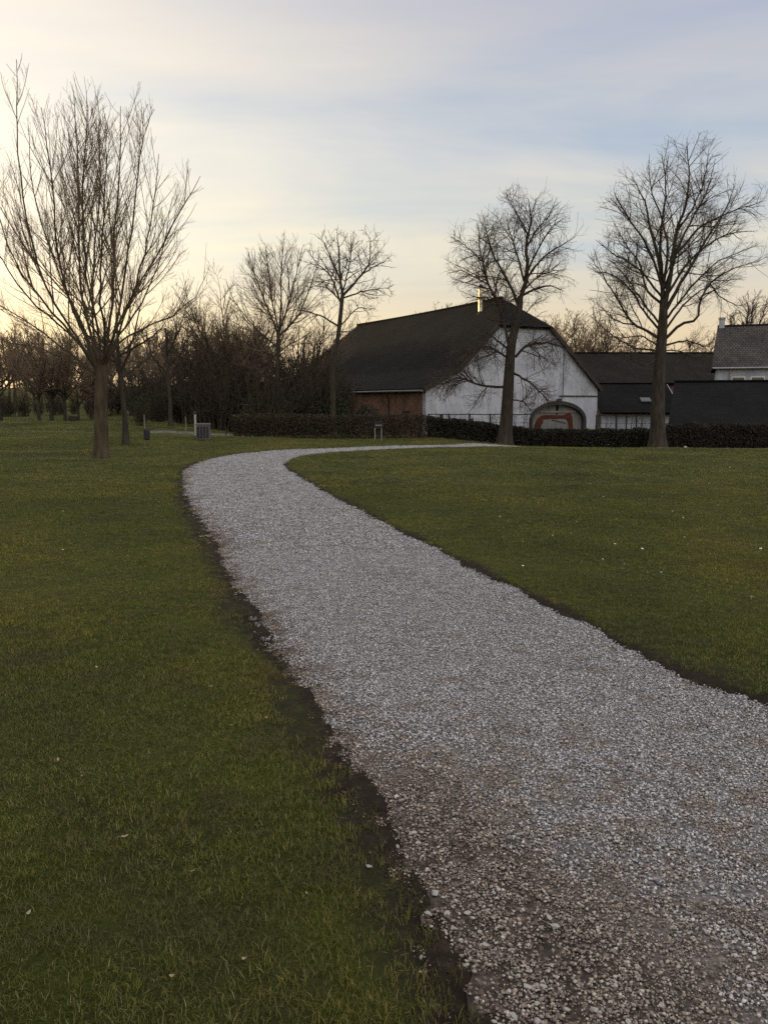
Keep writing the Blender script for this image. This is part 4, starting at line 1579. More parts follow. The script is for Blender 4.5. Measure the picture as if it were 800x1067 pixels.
# low round bush in front of the white wall, left of the big trunk
e = empty('bush', (*gp2(655, 40.5), tz(*gp2(655, 40.5))), 0, 'low dark round bush before the white wall, left of the largest trunk', 'bush')
leaf_blob('foliage', 6000, 0.05, (0.75, 0.6, 0.72), 77, M['hedge_leaf'], e)
tt = Tree(78)
l_ = [tt.limb([np.array([0, 0, -0.1]), np.array([tt.r.normal(0, .1), tt.r.normal(0, .1), .4]), np.array([tt.r.normal(0, .4), tt.r.normal(0, .3), .9])], 0.03, 0.008) for _ in range(6)]
mesh_obj('stem', *Tree.tubes([(*cat_groups(l_), 5)]), M['bark'], e)


# trellis fences with trained growth, in front of the white walls
def trellis(px0, px1, Y, ztop, zbot, label, seed, npost, fullness):
    r = np.random.default_rng(seed)
    a, b = gp2(px0, Y), gp2(px1, Y + 0.4)
    zg = tz(*a)
    root = empty('trellis_fence', (a[0], a[1], zg), 0, label, 'fence')
    A = np.array([0, 0, 0.0])
    B = np.array([b[0] - a[0], b[1] - a[1], 0])
    top_, bot_ = ztop - zg, zbot - zg
    for k in range(npost):
        p = A + (B - A) * k / (npost - 1)
        bm = bmesh.new()
        b_tube(bm, [(p[0], p[1], -0.1), (p[0], p[1], top_ + 0.03)], 0.035, 8)
        bm_obj('post', bm, M['dark_wood'], root)
    for z, rr in ((top_ - 0.01, 0.022), (bot_ + (top_ - bot_) * 0.5, 0.008)):
        bm = bmesh.new()
        pts = [A + (B - A) * s + np.array([0, 0, z + 0.01 * sin(s * 20)]) for s in np.linspace(0, 1, 14)]
        b_tube(bm, [tuple(p) for p in pts], rr, 6)
        bm_obj('rail', bm, M['dark_wood'], root)
    t = Tree(seed)
    L_ = []
    ln = np.linalg.norm(B)
    for k in range(int(ln * fullness)):
        p = A + (B - A) * r.uniform(0, 1)
        h = top_ * r.uniform(0.85, 1.0)
        j = r.normal(0, .09, 3)
        L_.append(t.limb([p, p + np.array([j[0], 0.03, h * .5]), p + np.array([j[0] + j[1], 0.02, h])], 0.016, 0.006, 6, 0.01))
    P1, R1 = cat_groups(L_)
    c2 = t.spawn(P1, R1, 4.5, 0.45, (0.6, 1.5), None, 5, 0.12, 0.0, 0.03, 0.005, None, absl=(0.15, 0.45))
    mesh_obj('climber', *Tree.tubes([(P1, R1, 4), (*c2, 3)]), M['twig'], root)


trellis(446, 552, 39.0, 1.0, 0.2, 'thin trellis with bare climbers before the white gable, left of the red machine', 401, 6, 6.0)
trellis(620, 682, 39.0, 0.95, 0.2, 'thin trellis with bare climbers before the low white wall, right of the arch', 403, 4, 5.0)

# ------------------------------------------------------------------ the barn
BA = rad(27.0)
barn = empty('barn', (2.97, 60.0, -2.0), BA, 'long barn with dark tiled half-hipped roof, white gable and brick side wall', 'barn')
W_, LEN, ER, RS, RZ = 15.74, 34.0, 4.8, 8.3, 11.5
KL, KZ = 2.6, 6.0
HZ = 9.25
hl = KL + (HZ - KZ) / (RZ - KZ) * (RS - KL)
hr = RS + (RZ - HZ) / (RZ - ER) * (W_ - RS)
TA = 2.7
# gable wall with arched gateway
ax0, ax1, spring, rise = 9.36, 14.36, 2.1, 1.25
arch = []
for k in range(25):
    t = pi * k / 24
    arch.append((((ax0 + ax1) / 2) - (ax1 - ax0) / 2 * cos(t), spring + rise * sin(t)))
poly = [(0, -0.3), (ax0, -0.3)] + arch + [(ax1, -0.3), (W_, -0.3), (W_, ER - 0.2), (hr, HZ - 0.16), (hl, HZ - 0.16), (KL, KZ - 0.2), (0, 4.5)]
bm = bmesh.new()
b_prism(bm, poly, 0.0, 0.45)
bm_obj('gable_wall', bm, M['plaster'], barn)
# arch surround
bm = bmesh.new()
out = [(ax0 - 0.27, -0.3)] + [(((ax0 + ax1) / 2) - ((ax1 - ax0) / 2 + 0.27) * cos(pi * k / 24), spring + (rise + 0.27) * sin(pi * k / 24)) for k in range(25)] + [(ax1 + 0.27, -0.3)]
inn = [(ax0 + 0.02, -0.3)] + [(((ax0 + ax1) / 2) - ((ax1 - ax0) / 2 - 0.02) * cos(pi * k / 24), spring + (rise - 0.02) * sin(pi * k / 24)) for k in range(25)] + [(ax1 - 0.02, -0.3)]
for i in range(len(out) - 1):
    q = [out[i], out[i + 1], inn[i + 1], inn[i]]
    b_prism(bm, q, -0.09, 0.2)
bmesh.ops.remove_doubles(bm, verts=bm.verts, dist=0.001)
bm_obj('gate_arch', bm, M['dark_stone'], barn)
mx = (ax0 + ax1) / 2
bm = bmesh.new()
b_prism(bm, [(mx - 0.16, spring + rise - 0.05), (mx + 0.16, spring + rise - 0.05), (mx + 0.24, spring + rise + 0.45), (mx - 0.24, spring + rise + 0.45)], -0.16, -0.092)
bm_obj('keystone', bm, M['dark_stone'], barn)
for side in (0, 1):
    x0 = ax0 if side == 0 else mx + 0.012
    x1 = mx - 0.012 if side == 0 else ax1
    leaf_poly = [(x0, -0.2)] + [(x, z) for x, z in ([(x0, spring)] + [p for p in arch if x0 < p[0] < x1] + [(x1, spring + rise * math.sqrt(max(0, 1 - ((x1 - mx) / ((ax1 - ax0) / 2)) ** 2)))])] + [(x1, -0.2)]
    bm = bmesh.new()
    b_prism(bm, leaf_poly, 0.26, 0.33)
    g = bm_obj('gate_leaf', bm, M['gate_wood'], barn)
    bm = bmesh.new()
    for k in range(1, 9):
        x = x0 + (x1 - x0) * k / 9
        b_box(bm, (x - 0.012, 0.245, -0.2), (x + 0.012, 0.257, spring + 0.35))
    bm_obj('batten', bm, M['old_wood'], g)
bm = bmesh.new()
b_box(bm, (ax0 + 0.45, 0.18, spring + 0.62), (ax1 - 0.45, 0.25, spring + 0.76))
bm_obj('lintel_beam', bm, M['old_wood'], barn)
# cornice line over the gateway and weathered patch
bm = bmesh.new()
b_box(bm, (11.9, -0.06, 3.95), (W_ - 0.02, -0.002, 4.05))
bm_obj('cornice', bm, M['dark_stone'], barn)
bm = bmesh.new()
pp = [(14.45 + 0.42 * cos(a) * (1 + 0.25 * sin(3 * a + 1)), 4.42 + 0.52 * sin(a) * (1 + 0.2 * cos(2 * a))) for a in np.linspace(0, 2 * pi, 22)[:-1]]
b_prism(bm, pp, -0.014, -0.003)
bm_obj('bare_render_patch', bm, noisy_mat('bare_render', (0.16, 0.17, 0.175), (0.30, 0.31, 0.31), 6), barn)
for (sx, sz) in ((1.3, 2.3), (3.9, 2.0)):
    bm = bmesh.new()
    b_box(bm, (sx - 0.16, -0.03, sz), (sx + 0.16, 0.02, sz + 0.34), bevel=0.02)
    bm_obj('wall_anchor', bm, M['dark_stone'], barn)
# vertical crack/rail on the gable
bm = bmesh.new()
b_tube(bm, [(12.25, -0.04, 3.9), (12.25, -0.04, 7.3)], 0.03, 6)
bm_obj('cable', bm, M['grey_metal'], barn)
# other walls
bm = bmesh.new()
b_box(bm, (0.02, 0.452, -0.3), (0.42, LEN, 4.48))
sw = bm_obj('side_wall', bm, M['brick'], barn)
bm = bmesh.new()
b_box(bm, (W_ - 0.42, 0.452, -0.3), (W_ - 0.02, LEN, 4.6))
bm_obj('side_wall', bm, M['brick'], barn)
bm = bmesh.new()
b_box(bm, (0.42, LEN - 0.4, -0.3), (W_ - 0.42, LEN - 0.02, 4.6))
bm_obj('end_wall', bm, M['brick'], barn)
# roof planes
F0, B0, B1 = -0.28, LEN + 0.3, LEN - 5.0
eL, eLz = -0.35, 4.5
eR, eRz = W_ + 0.3, ER - 0.27


def hipy(z):
    return TA * (z - HZ) / (RZ - HZ)


quads = [
    [(eL, F0, eLz), (eL, B0, eLz), (KL, B0 - 1.0, KZ), (KL, F0, KZ)],
    [(KL, F0, KZ), (KL, B0 - 1.0, KZ), (RS, B1, RZ), (RS, TA, RZ), (hl, F0, HZ)],
    [(eR, F0, eRz), (eR, B0, eRz), (RS, B1, RZ), (RS, TA, RZ), (hr, F0, HZ)],
    [(hl - 0.1, F0 - 0.12, HZ - 0.1), (hr + 0.1, F0 - 0.12, HZ - 0.1), (RS, TA, RZ + 0.01)],
    [(eL, B0, eLz), (eR, B0, eRz), (RS, B1, RZ), (KL, B0 - 1.0, KZ)],
]
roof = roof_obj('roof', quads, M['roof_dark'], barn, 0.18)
# ridge tiles
bm = bmesh.new()
n = 90
pts = [(RS, TA + (B1 - TA) * k / n, RZ + 0.04 - 0.10 * sin(pi * k / n) + 0.012 * (k % 2)) for k in range(n + 1)]
b_tube(bm, pts, 0.13, 8)
bm_obj('ridge_tiles', bm, M['roof_dark'], roof)
# barge boards
for p, q in (((eL, eLz), (KL, KZ)), ((KL, KZ), (hl, HZ)), ((hr, HZ), (eR, eRz))):
    bm = bmesh.new()
    dx, dz = q[0] - p[0], q[1] - p[1]
    l_ = math.hypot(dx, dz)
    nx_, nz_ = -dz / l_, dx / l_
    if nz_ < 0:
        nx_, nz_ = -nx_, -nz_
    b_prism(bm, [(p[0] + nx_ * 0.03, p[1] + nz_ * 0.03), (q[0] + nx_ * 0.03, q[1] + nz_ * 0.03), (q[0] - nx_ * 0.26, q[1] - nz_ * 0.26), (p[0] - nx_ * 0.26, p[1] - nz_ * 0.26)], F0 - 0.06, F0 - 0.003)
    bm_obj('barge_board', bm, M['dark_wood'], roof)
# gutter and downpipe on the brick side
bm = bmesh.new()
b_tube(bm, [(eL - 0.08, F0, eLz - 0.16), (eL - 0.08, B0, eLz - 0.16)], 0.075, 8)
bm_obj('gutter', bm, M['grey_metal'], barn)
bm = bmesh.new()
b_tube(bm, [(eL - 0.08, 5.6, eLz - 0.2), (-0.08, 5.6, eLz - 0.7), (-0.08, 5.6, 0)], 0.055, 8)
bm_obj('downpipe', bm, M['dark_metal'], barn)
# small window in the brick wall
bm = bmesh.new()
b_box(bm, (-0.02, 2.4, 1.7), (0.015, 3.4, 2.9))
wf = bm_obj('window', bm, M['dark_wood'], barn)
bm = bmesh.new()
b_box(bm, (-0.03, 2.5, 1.8), (-0.022, 3.3, 2.8))
bm_obj('pane', bm, M['glass'], wf)
# flue on the roof: position found along the view of the picture
inv = Matrix.Rotation(-BA, 4, 'Z')


def to_barn(p):
    v = inv @ (Vector(p) - Vector((2.97, 60.0, -2.0)))
    return v


fl = None
for tt_ in np.arange(62, 75, 0.05):
    v = to_barn(at(500.5, 325, tt_))
    rz_ = KZ + (v.x - KL) / (RS - KL) * (RZ - KZ)
    if v.z <= rz_ and KL < v.x < RS:
        fl = v
        break
if fl is None:
    fl = Vector((RS - 1.0, 3.5, RZ - 1.0))
bm = bmesh.new()
b_tube(bm, [(fl.x, fl.y, fl.z - 0.5), (fl.x, fl.y, fl.z + 1.85)], 0.18, 14)
flue = bm_obj('flue', bm, M['flue'], barn, smooth=False)
bm = bmesh.new()
b_tube(bm, [(fl.x, fl.y, fl.z + 1.852), (fl.x, fl.y, fl.z + 1.93), (fl.x, fl.y, fl.z + 1.95), (fl.x, fl.y, fl.z + 2.12)], [0.13, 0.13, 0.24, 0.10], 14)
bm_obj('cowl', bm, M['dark_metal'], flue)
bm = bmesh.new()
b_tube(bm, [(fl.x, fl.y, fl.z - 0.28), (fl.x, fl.y, fl.z + 0.05)], [0.3, 0.18], 14)
bm_obj('flashing', bm, M['dark_metal'], flue)
# little vent ball on the ridge
bm = bmesh.new()
vy = TA + 2.9
b_tube(bm, [(RS, vy, RZ - 0.1), (RS, vy, RZ + 0.55)], 0.03, 8)
bmesh.ops.create_uvsphere(bm, u_segments=12, v_segments=8, radius=0.15, matrix=Matrix.Translation((RS, vy, RZ + 0.65)))
bm_obj('ridge_vent', bm, M['dark_metal'], roof)

# ------------------------------------------------------------------ right-hand buildings
# long brown-roofed wing behind
wing = empty('outbuilding', (20.6, 83.0, -2.0), 0, 'long low farm wing with a plain brown roof, right of the white gable', 'farm building')
bm = bmesh.new()
b_box(bm, (0, 0.3, -0.3), (15.5, 14, 5.2))
bm_obj('wall', bm, M['brick'], wing)
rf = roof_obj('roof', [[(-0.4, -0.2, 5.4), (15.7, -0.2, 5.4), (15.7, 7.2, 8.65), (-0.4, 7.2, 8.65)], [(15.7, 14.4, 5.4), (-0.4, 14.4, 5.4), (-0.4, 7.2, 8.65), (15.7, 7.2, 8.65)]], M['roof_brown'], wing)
bm = bmesh.new()
b_tube(bm, [(-0.4 + 16.1 * k / 50, 7.2, 8.68 + 0.01 * (k % 2)) for k in range(51)], 0.11, 8)
bm_obj('ridge_tiles', bm, M['roof_brown'], rf)
# gable triangles of the wing
bm = bmesh.new()
b_prism(bm, [(0.3, 5.202), (14, 5.202), (7.15, 8.4)], 15.2, 15.5, 'yz')
bm_obj('gable', bm, M['brick'], wing)

# dark lean-to with white wall
lean = empty('lean_to', (17.35, 67.0, -2.0), 0, 'lean-to with a black roof over a low white wall, beside the arched gate', 'lean-to')
bm = bmesh.new()
b_prism(bm, [(0.4, -0.3), (7.2, -0.3), (7.2, 2.75), (3.85, 4.7), (0.4, 2.8)], 0.1, 6.15, 'yz')
bm_obj('wall', bm, M['plaster'], lean)
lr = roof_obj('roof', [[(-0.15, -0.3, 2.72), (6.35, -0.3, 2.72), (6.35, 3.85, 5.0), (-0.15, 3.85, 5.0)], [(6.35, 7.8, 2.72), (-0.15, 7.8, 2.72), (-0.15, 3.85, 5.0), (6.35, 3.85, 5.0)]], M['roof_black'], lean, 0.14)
bm = bmesh.new()
b_box(bm, (3.45, 1.0, 3.56), (4.25, 1.62, 3.64))
me_sky = bm_obj('skylight', bm, M['grey_metal'], lr)
me_sky.data.transform(Matrix.Translation((3.85, 1.31, 3.72)) @ Matrix.Rotation(math.atan2(2.28, 4.15), 4, 'X') @ Matrix.Translation((-3.85, -1.31, -3.60)))
bm = bmesh.new()
b_box(bm, (3.5, 1.06, 3.642), (4.2, 1.56, 3.65))
gl = bm_obj('pane', bm, M['glass'], me_sky)
gl.data.transform(Matrix.Translation((3.85, 1.31, 3.72)) @ Matrix.Rotation(math.atan2(2.28, 4.15), 4, 'X') @ Matrix.Translation((-3.85, -1.31, -3.60)))
bm = bmesh.new()
b_prism(bm, [(-0.35, 2.5), (3.85, 4.8), (3.85, 5.04), (-0.35, 2.75)], 6.353, 6.41, 'yz')
bm_obj('barge_board', bm, M['zinc'], lr)
for k, x in enumerate((2.1, 2.9)):
    bm = bmesh.new()
    b_tube(bm, [(x, 0.36, -0.2), (x, 0.36, 2.6)], 0.04, 6)
    bm_obj('drainpipe', bm, M['dark_metal'], lean)


# black hipped roof nearest on the right
def hip_house(name, x0, x1, y0, yr, y1, ze, zr, inset_l, inset_r, zg, wall, roof_m, label, cat, over=0.35, rz=0.0):
    root = empty(name, (x0, y0, zg), rz, label, cat)
    bm = bmesh.new()
    b_box(bm, (over, over, -0.3), (x1 - x0 - over, y1 - y0 - over, ze - zg - 0.12))
    bm_obj('wall', bm, wall, root)
    L, D, e, r_ = x1 - x0, y1 - y0, ze - zg, zr - zg
    ym = yr - y0
    a, b, c, d = (0, 0, e), (L, 0, e), (L, D, e), (0, D, e)
    p, q = (inset_l, ym, r_), (L - inset_r, ym, r_)
    rf = roof_obj('roof', [[a, b, q, p], [c, d, p, q], [d, a, p], [b, c, q]], roof_m, root, 0.14)
    bm = bmesh.new()
    b_tube(bm, [(inset_l + (L - inset_l - inset_r) * k / 60, ym, r_ + 0.02 + 0.012 * (k % 2)) for k in range(61)], 0.1, 8)
    bm_obj('ridge_tiles', bm, roof_m, rf)
    bm = bmesh.new()
    b_tube(bm, [(0, -0.07, e - 0.1), (L, -0.07, e - 0.1)], 0.07, 8)
    bm_obj('gutter', bm, M['zinc'] if roof_m != M['roof_black'] else M['dark_metal'], root)
    return root


hip_house('outbuilding', 17.25, 37.0, 51.0, 57.6, 64.0, 0.06, 2.88, 0.25, 0.25, -2.0, M['dark_wood'], M['roof_black'], 'low shed with a broad black roof behind the brown hedge at the right edge', 'shed', rz=rad(-19.0))

house = hip_house('house', 25.6, 44.0, 66.0, 71.8, 77.6, 4.25, 7.8, 0.3, 0.3, -2.0, M['plaster'], M['roof_grey'], 'white house with a weathered grey roof at the right edge', 'house', rz=rad(-20.5))
bm = bmesh.new()
b_box(bm, (0.4, 5.55, 9.2), (0.85, 6.05, 10.4), bevel=0.02)
b_box(bm, (0.34, 5.49, 10.403), (0.91, 6.11, 10.53))
ch = bm_obj('chimney', bm, M['plaster'], house)
for k, x in enumerate((1.92, 3.3, 4.9, 6.4)):
    bm = bmesh.new()
    b_box(bm, (x - 0.5, 0.335, 4.05), (x + 0.5, 0.40, 5.5))
    w = bm_obj('window', bm, M['white_wood'], house)
    bm = bmesh.new()
    b_box(bm, (x - 0.43, 0.325, 4.12), (x + 0.43, 0.332, 5.43))
    bm_obj('pane', bm, M['glass'], w)
bm = bmesh.new()
b_tube(bm, [(1.3, 0.27, 0), (1.3, 0.27, 6.1)], 0.06, 8)
bm_obj('downpipe', bm, M['zinc'], house)
# ------------------------------------------------------------------ small things
# red machine arm in the yard in front of the arch
YX = 50.0
bx = at(596, 440, YX)
zg = tz(bx[0], YX)
ex = empty('excavator', (bx[0], YX, zg), 0, 'worn red small excavator with folded arm before the arched gate', 'excavator')


def loc(px, py):
    p = at(px, py, YX)
    return (p[0] - bx[0], p[2] - zg)


def plate(name, outline, w, mat, parent=ex, bevel=0.02):
    bm = bmesh.new()
    b_prism(bm, [loc(*p) for p in outline], -w, w)
    bmesh.ops.recalc_face_normals(bm, faces=bm.faces)
    bmesh.ops.bevel(bm, geom=[e for e in bm.edges], offset=bevel, segments=1, affect='EDGES')
    return bm_obj(name, bm, mat, parent)


plate('boom', [(591.5, 430), (593.5, 429.2), (596, 435), (597, 452), (592.5, 452), (592, 440), (590, 436.8), (584, 436.2), (568, 437), (564.5, 436.8), (562, 436), (563, 433), (568, 432.2), (586, 432.4)], 0.12, M['rust_red'])
plate('dipper', [(562, 434), (565, 435.5), (565.5, 439), (560, 452), (554.5, 452), (557, 442), (559.5, 436)], 0.13, M['rust_red'])
bm = bmesh.new()
for p, q in (((590, 441), (575, 437.5)),):
    a, b = loc(*p), loc(*q)
    b_tube(bm, [(a[0], 0.17, a[1]), (b[0], 0.17, b[1])], 0.045, 8)
bm_obj('hydraulic_ram', bm, M['grey_metal'], ex)
bm = bmesh.new()
b_box(bm, (-0.55, -0.5, 0.45), (0.75, 0.5, 0.95), bevel=0.06)
bm_obj('body', bm, M['rust_red'], ex)
for s in (-1, 1):
    bm = bmesh.new()
    outl = [(-0.75 + 0.2 * cos(a) if abs(a) > pi / 2 else 0.75 + 0.2 * cos(a), 0.2 + 0.2 * sin(a)) for a in np.linspace(-pi, pi, 24)[:-1]]
    b_prism(bm, outl, s * 0.55 - 0.13, s * 0.55 + 0.13)
    bm_obj('track', bm, M['dark_metal'], ex)
bkt = [(553.5, 452), (561, 452), (563, 458), (558, 463), (552, 459)]
plate('bucket', bkt, 0.25, M['dark_metal'])

# small sign beside the path
ps = ground_at(394, 459.0)
sg = empty('sign', (ps[0], ps[1], tz(ps[0], ps[1])), 0, 'small dark notice board on two thin posts beside the path', 'sign')
k = ps[1] / F_PX
for s in (-1, 1):
    bm = bmesh.new()
    b_tube(bm, [(s * 0.135, 0, -0.1), (s * 0.135, 0, 0.78 if s < 0 else 0.6)], 0.017, 8)
    bm_obj('post', bm, M['zinc'], sg)
bm = bmesh.new()
b_box(bm, (-0.15, -0.045, 0.52), (0.19, -0.02, 0.80), bevel=0.006)
pn = bm_obj('panel', bm, M['dark_metal'], sg)
bm = bmesh.new()
b_box(bm, (-0.12, -0.05, 0.615), (0.16, -0.047, 0.64))
bm_obj('pale_line', bm, M['zinc'], pn)

# dark grey bin by the shrubs
pb = ground_at(212, 458)
bn = empty('bin', (pb[0], pb[1], tz(pb[0], pb[1])), 0.15, 'squat dark grey box bin at the edge of the far lawn', 'bin')
bm = bmesh.new()
b_box(bm, (-0.27, -0.24, 0), (0.27, 0.24, 0.58), bevel=0.025)
bm_obj('body', bm, M['grey_metal'], bn)
bm = bmesh.new()
b_box(bm, (-0.295, -0.265, 0.582), (0.295, 0.265, 0.64), bevel=0.02)
bm_obj('lid', bm, M['grey_metal'], bn)
bm = bmesh.new()
for x in (-0.18, -0.06, 0.06, 0.18):
    b_box(bm, (x - 0.045, -0.256, 0.06), (x + 0.045, -0.243, 0.53))
bm_obj('slats', bm, M['dark_metal'], bn)
# white post with dark cap
pp_ = gpos(204.5, 43)
wp = empty('post', pp_, 0, 'slim white post with a dark cap beside the dark grey bin', 'post')
z0 = tz(pp_[0], 43)
bm = bmesh.new()
b_tube(bm, [(0, 0, -0.1), (0, 0, 1.12)], 0.055, 10)
bm_obj('shaft', bm, M['white_plastic'], wp)
bm = bmesh.new()
b_tube(bm, [(0, 0, 1.122), (0, 0, 1.2), (0, 0, 1.25)], [0.085, 0.085, 0.03], 10)
bm_obj('cap', bm, M['dark_metal'], wp)
# stakes
for px, Y, h, lab in ((194.5, 46, 0.9, 'thin pale stake standing left of the white post'), (236, 42, 0.5, 'short dark stake right of the dark grey bin')):
    p = gpos(px, Y)
    bm = bmesh.new()
    b_tube(bm, [(0, 0, -0.1), (0.01, 0, h * 0.5), (0, 0, h)], [0.03, 0.028, 0.02], 8)
    o = bm_obj('stake', bm, M['old_wood'] if Y > 44 else M['dark_wood'])
    o.location = p
    tag(o, lab, 'stake')
# litter bin on a post
pl = ground_at(152, 464)
lb = empty('litter_bin', (pl[0], pl[1], tz(pl[0], pl[1])), 0, 'small dark litter bin hung on a thin pale post in the left lawn', 'litter bin')
bm = bmesh.new()
b_tube(bm, [(-0.03, 0.02, -0.1), (-0.03, 0.02, 1.15)], 0.022, 8)
bm_obj('post', bm, M['old_wood'], lb)
bm = bmesh.new()
b_tube(bm, [(0.05, 0, 0.20), (0.05, 0, 0.24), (0.05, 0, 0.55), (0.05, 0, 0.62)], [0.07, 0.11, 0.12, 0.10], 12)
bm_obj('bin', bm, M['dark_metal'], lb)
# slatted box in the far lawn
px_ = gpos(78, 61)
sb = empty('slatted_box', px_, 0.1, 'small dark slatted wooden box between two far trees', 'box')
for x in (-0.24, -0.12, 0.0, 0.12, 0.24):
    bm = bmesh.new()
    b_box(bm, (x - 0.045, -0.22, 0.02), (x + 0.045, -0.19, 0.48 + 0.02 * sin(x * 40)), bevel=0.005)
    bm_obj('slat', bm, M['dark_wood'], sb)
bm = bmesh.new()
b_box(bm, (-0.29, -0.185, 0.0), (0.29, 0.2, 0.42))
bm_obj('body', bm, M['dark_wood'], sb)
# small white ball at the foot of the hedge
pw = at(709, 459, 36.2)
bm = bmesh.new()
bmesh.ops.create_icosphere(bm, subdivisions=3, radius=0.07)
for v in bm.verts:
    v.co.z *= 0.9
    v.co += v.co * 0.02 * sin(v.co.x * 60)
o = bm_obj('ball', bm, M['white_plastic'], smooth=True)
o.location = (pw[0], 36.2, tz(pw[0], 36.2) + 0.06)
tag(o, 'small white ball at the foot of the brown hedge beside the largest trunk', 'ball')
o.location = (pw[0], 35.6, tz(pw[0], 35.6) + 0.06)

# ------------------------------------------------------------------ light
SUN_AZ, SUN_EL = rad(-61), rad(3.2)
sd = Vector((sin(SUN_AZ) * cos(SUN_EL), cos(SUN_AZ) * cos(SUN_EL), sin(SUN_EL)))
sl = bpy.data.lights.new('sun', 'SUN')
sl.energy = 4.0
sl.angle = rad(0.6)
sl.color = (1.0, 0.68, 0.33)
so_ = bpy.data.objects.new('sun', sl)
COL.objects.link(so_)
so_.rotation_euler = sd.to_track_quat('Z', 'Y').to_euler()
so_.location = (-30, 40, 30)

world = bpy.data.worlds.new("World")
scene.world = world
world.use_nodes = True
nt = world.node_tree
bg = nt.nodes["Background"]
sky = nt.nodes.new("ShaderNodeTexSky")
sky.sky_type = 'NISHITA'
sky.sun_disc = False
sky.sun_elevation = SUN_EL
sky.sun_rotation = SUN_AZ
sky.altitude = 100
sky.air_density = 1.0
sky.dust_density = 1.0
sky.ozone_density = 1.5
tc = nt.nodes.new("ShaderNodeTexCoord")
gen = tc.outputs["Generated"]
sep = nt.nodes.new("ShaderNodeSeparateXYZ")
nt.links.new(gen, sep.inputs[0])
zc = math_n(nt, 'MAXIMUM', sep.outputs[2], 0.0)
# high thin cloud: noise on a flat layer overhead
den = math_n(nt, 'ADD', zc, 0.10)
comb = nt.nodes.new("ShaderNodeCombineXYZ")
nt.links.new(math_n(nt, 'DIVIDE', sep.outputs[0], den), comb.inputs[0])
nt.links.new(math_n(nt, 'DIVIDE', sep.outputs[1], den), comb.inputs[1])
mp = nt.nodes.new("ShaderNodeMapping")
mp.inputs["Rotation"].default_value = (0, 0, rad(48))
mp.inputs["Scale"].default_value = (0.8, 1.35, 1)
mp.inputs["Location"].default_value = (1.7, 0.6, 0)
nt.links.new(comb.outputs[0], mp.inputs[0])
n1 = noise(nt, mp.outputs[0], 0.9, 7, 0.52, 0.6)
mp2 = nt.nodes.new("ShaderNodeMapping")
mp2.inputs["Rotation"].default_value = (0, 0, rad(-34))
mp2.inputs["Scale"].default_value = (0.7, 2.6, 1)
mp2.inputs["Location"].default_value = (3.0, 1.0, 0)
nt.links.new(comb.outputs[0], mp2.inputs[0])
n2 = noise(nt, mp2.outputs[0], 1.2, 6, 0.6, 0.3)
nsum = math_n(nt, 'ADD', math_n(nt, 'MULTIPLY', n1, 0.7), math_n(nt, 'MULTIPLY', n2, 0.3))
cl = N(nt, "ShaderNodeMapRange")
cl.inputs["From Min"].default_value = 0.38
cl.inputs["From Max"].default_value = 0.64
nt.links.new(nsum, cl.inputs["Value"])
cloud = cl.outputs[0]
# cloud light: by height and by nearness to the sun
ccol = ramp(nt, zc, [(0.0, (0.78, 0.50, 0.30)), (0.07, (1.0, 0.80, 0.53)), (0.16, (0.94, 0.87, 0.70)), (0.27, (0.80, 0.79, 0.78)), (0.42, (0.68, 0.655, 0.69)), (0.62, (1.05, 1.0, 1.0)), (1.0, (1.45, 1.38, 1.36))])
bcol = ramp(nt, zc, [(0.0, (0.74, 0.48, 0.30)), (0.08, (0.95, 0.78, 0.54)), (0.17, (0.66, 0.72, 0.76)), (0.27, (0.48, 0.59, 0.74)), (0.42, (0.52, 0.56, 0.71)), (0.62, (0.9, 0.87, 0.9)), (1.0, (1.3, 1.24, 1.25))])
veil = mixc(nt, cloud, bcol, ccol)
dp = nt.nodes.new("ShaderNodeVectorMath")
dp.operation = 'DOT_PRODUCT'
gdir = Vector((sin(rad(-40)) * cos(rad(11)), cos(rad(-40)) * cos(rad(11)), sin(rad(11))))
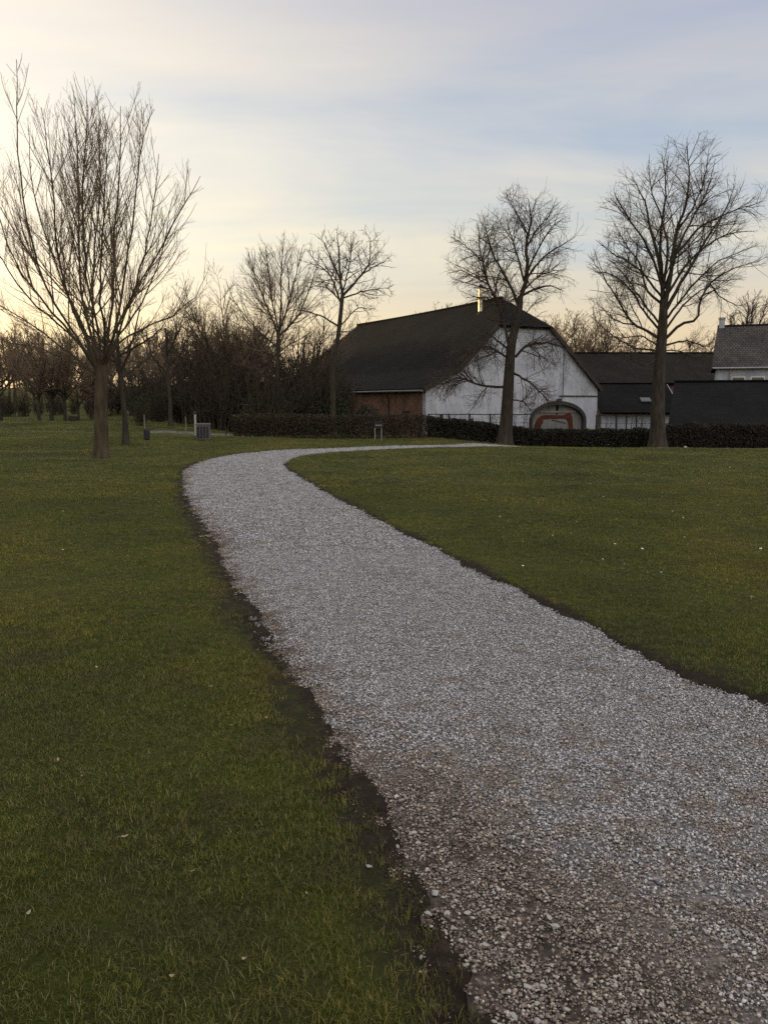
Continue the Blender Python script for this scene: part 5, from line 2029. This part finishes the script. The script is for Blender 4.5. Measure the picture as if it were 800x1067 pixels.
dp.inputs[1].default_value = gdir
nt.links.new(gen, dp.inputs[0])
cosg = math_n(nt, 'MAXIMUM', dp.outputs["Value"], 0.0)
g1 = math_n(nt, 'POWER', cosg, 8.0)
glow = mixc(nt, g1, (0, 0, 0), (0.95, 0.78, 0.36))
dp2 = nt.nodes.new("ShaderNodeVectorMath")
dp2.operation = 'DOT_PRODUCT'
dp2.inputs[1].default_value = Vector((sin(rad(-38)) * cos(rad(2)), cos(rad(-38)) * cos(rad(2)), sin(rad(2))))
nt.links.new(gen, dp2.inputs[0])
g2 = math_n(nt, 'POWER', math_n(nt, 'MAXIMUM', dp2.outputs["Value"], 0.0), 16.0)
glow = mixc(nt, 1.0, glow, mixc(nt, g2, (0, 0, 0), (0.22, 0.02, -0.10)), 'ADD')
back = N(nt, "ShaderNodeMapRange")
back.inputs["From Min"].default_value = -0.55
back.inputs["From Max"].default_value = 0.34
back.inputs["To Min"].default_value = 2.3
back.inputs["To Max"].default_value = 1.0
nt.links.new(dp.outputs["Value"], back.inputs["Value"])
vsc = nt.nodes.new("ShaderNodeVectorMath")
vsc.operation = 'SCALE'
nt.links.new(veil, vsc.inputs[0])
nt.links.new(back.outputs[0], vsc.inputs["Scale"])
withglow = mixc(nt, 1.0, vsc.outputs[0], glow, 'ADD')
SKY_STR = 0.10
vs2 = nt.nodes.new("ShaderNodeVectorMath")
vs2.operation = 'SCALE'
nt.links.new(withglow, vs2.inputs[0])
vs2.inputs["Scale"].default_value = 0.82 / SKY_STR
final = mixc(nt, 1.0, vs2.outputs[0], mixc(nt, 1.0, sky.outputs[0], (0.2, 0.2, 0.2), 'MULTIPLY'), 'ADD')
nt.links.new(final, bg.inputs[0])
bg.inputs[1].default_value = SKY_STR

scene.view_settings.view_transform = 'Standard'
scene.view_settings.look = 'None'
scene.view_settings.exposure = 0.0
scene.view_settings.gamma = 1.0
scene.render.engine = 'CYCLES'
scene.cycles.max_bounces = 5
scene.cycles.diffuse_bounces = 3
scene.cycles.use_denoising = False
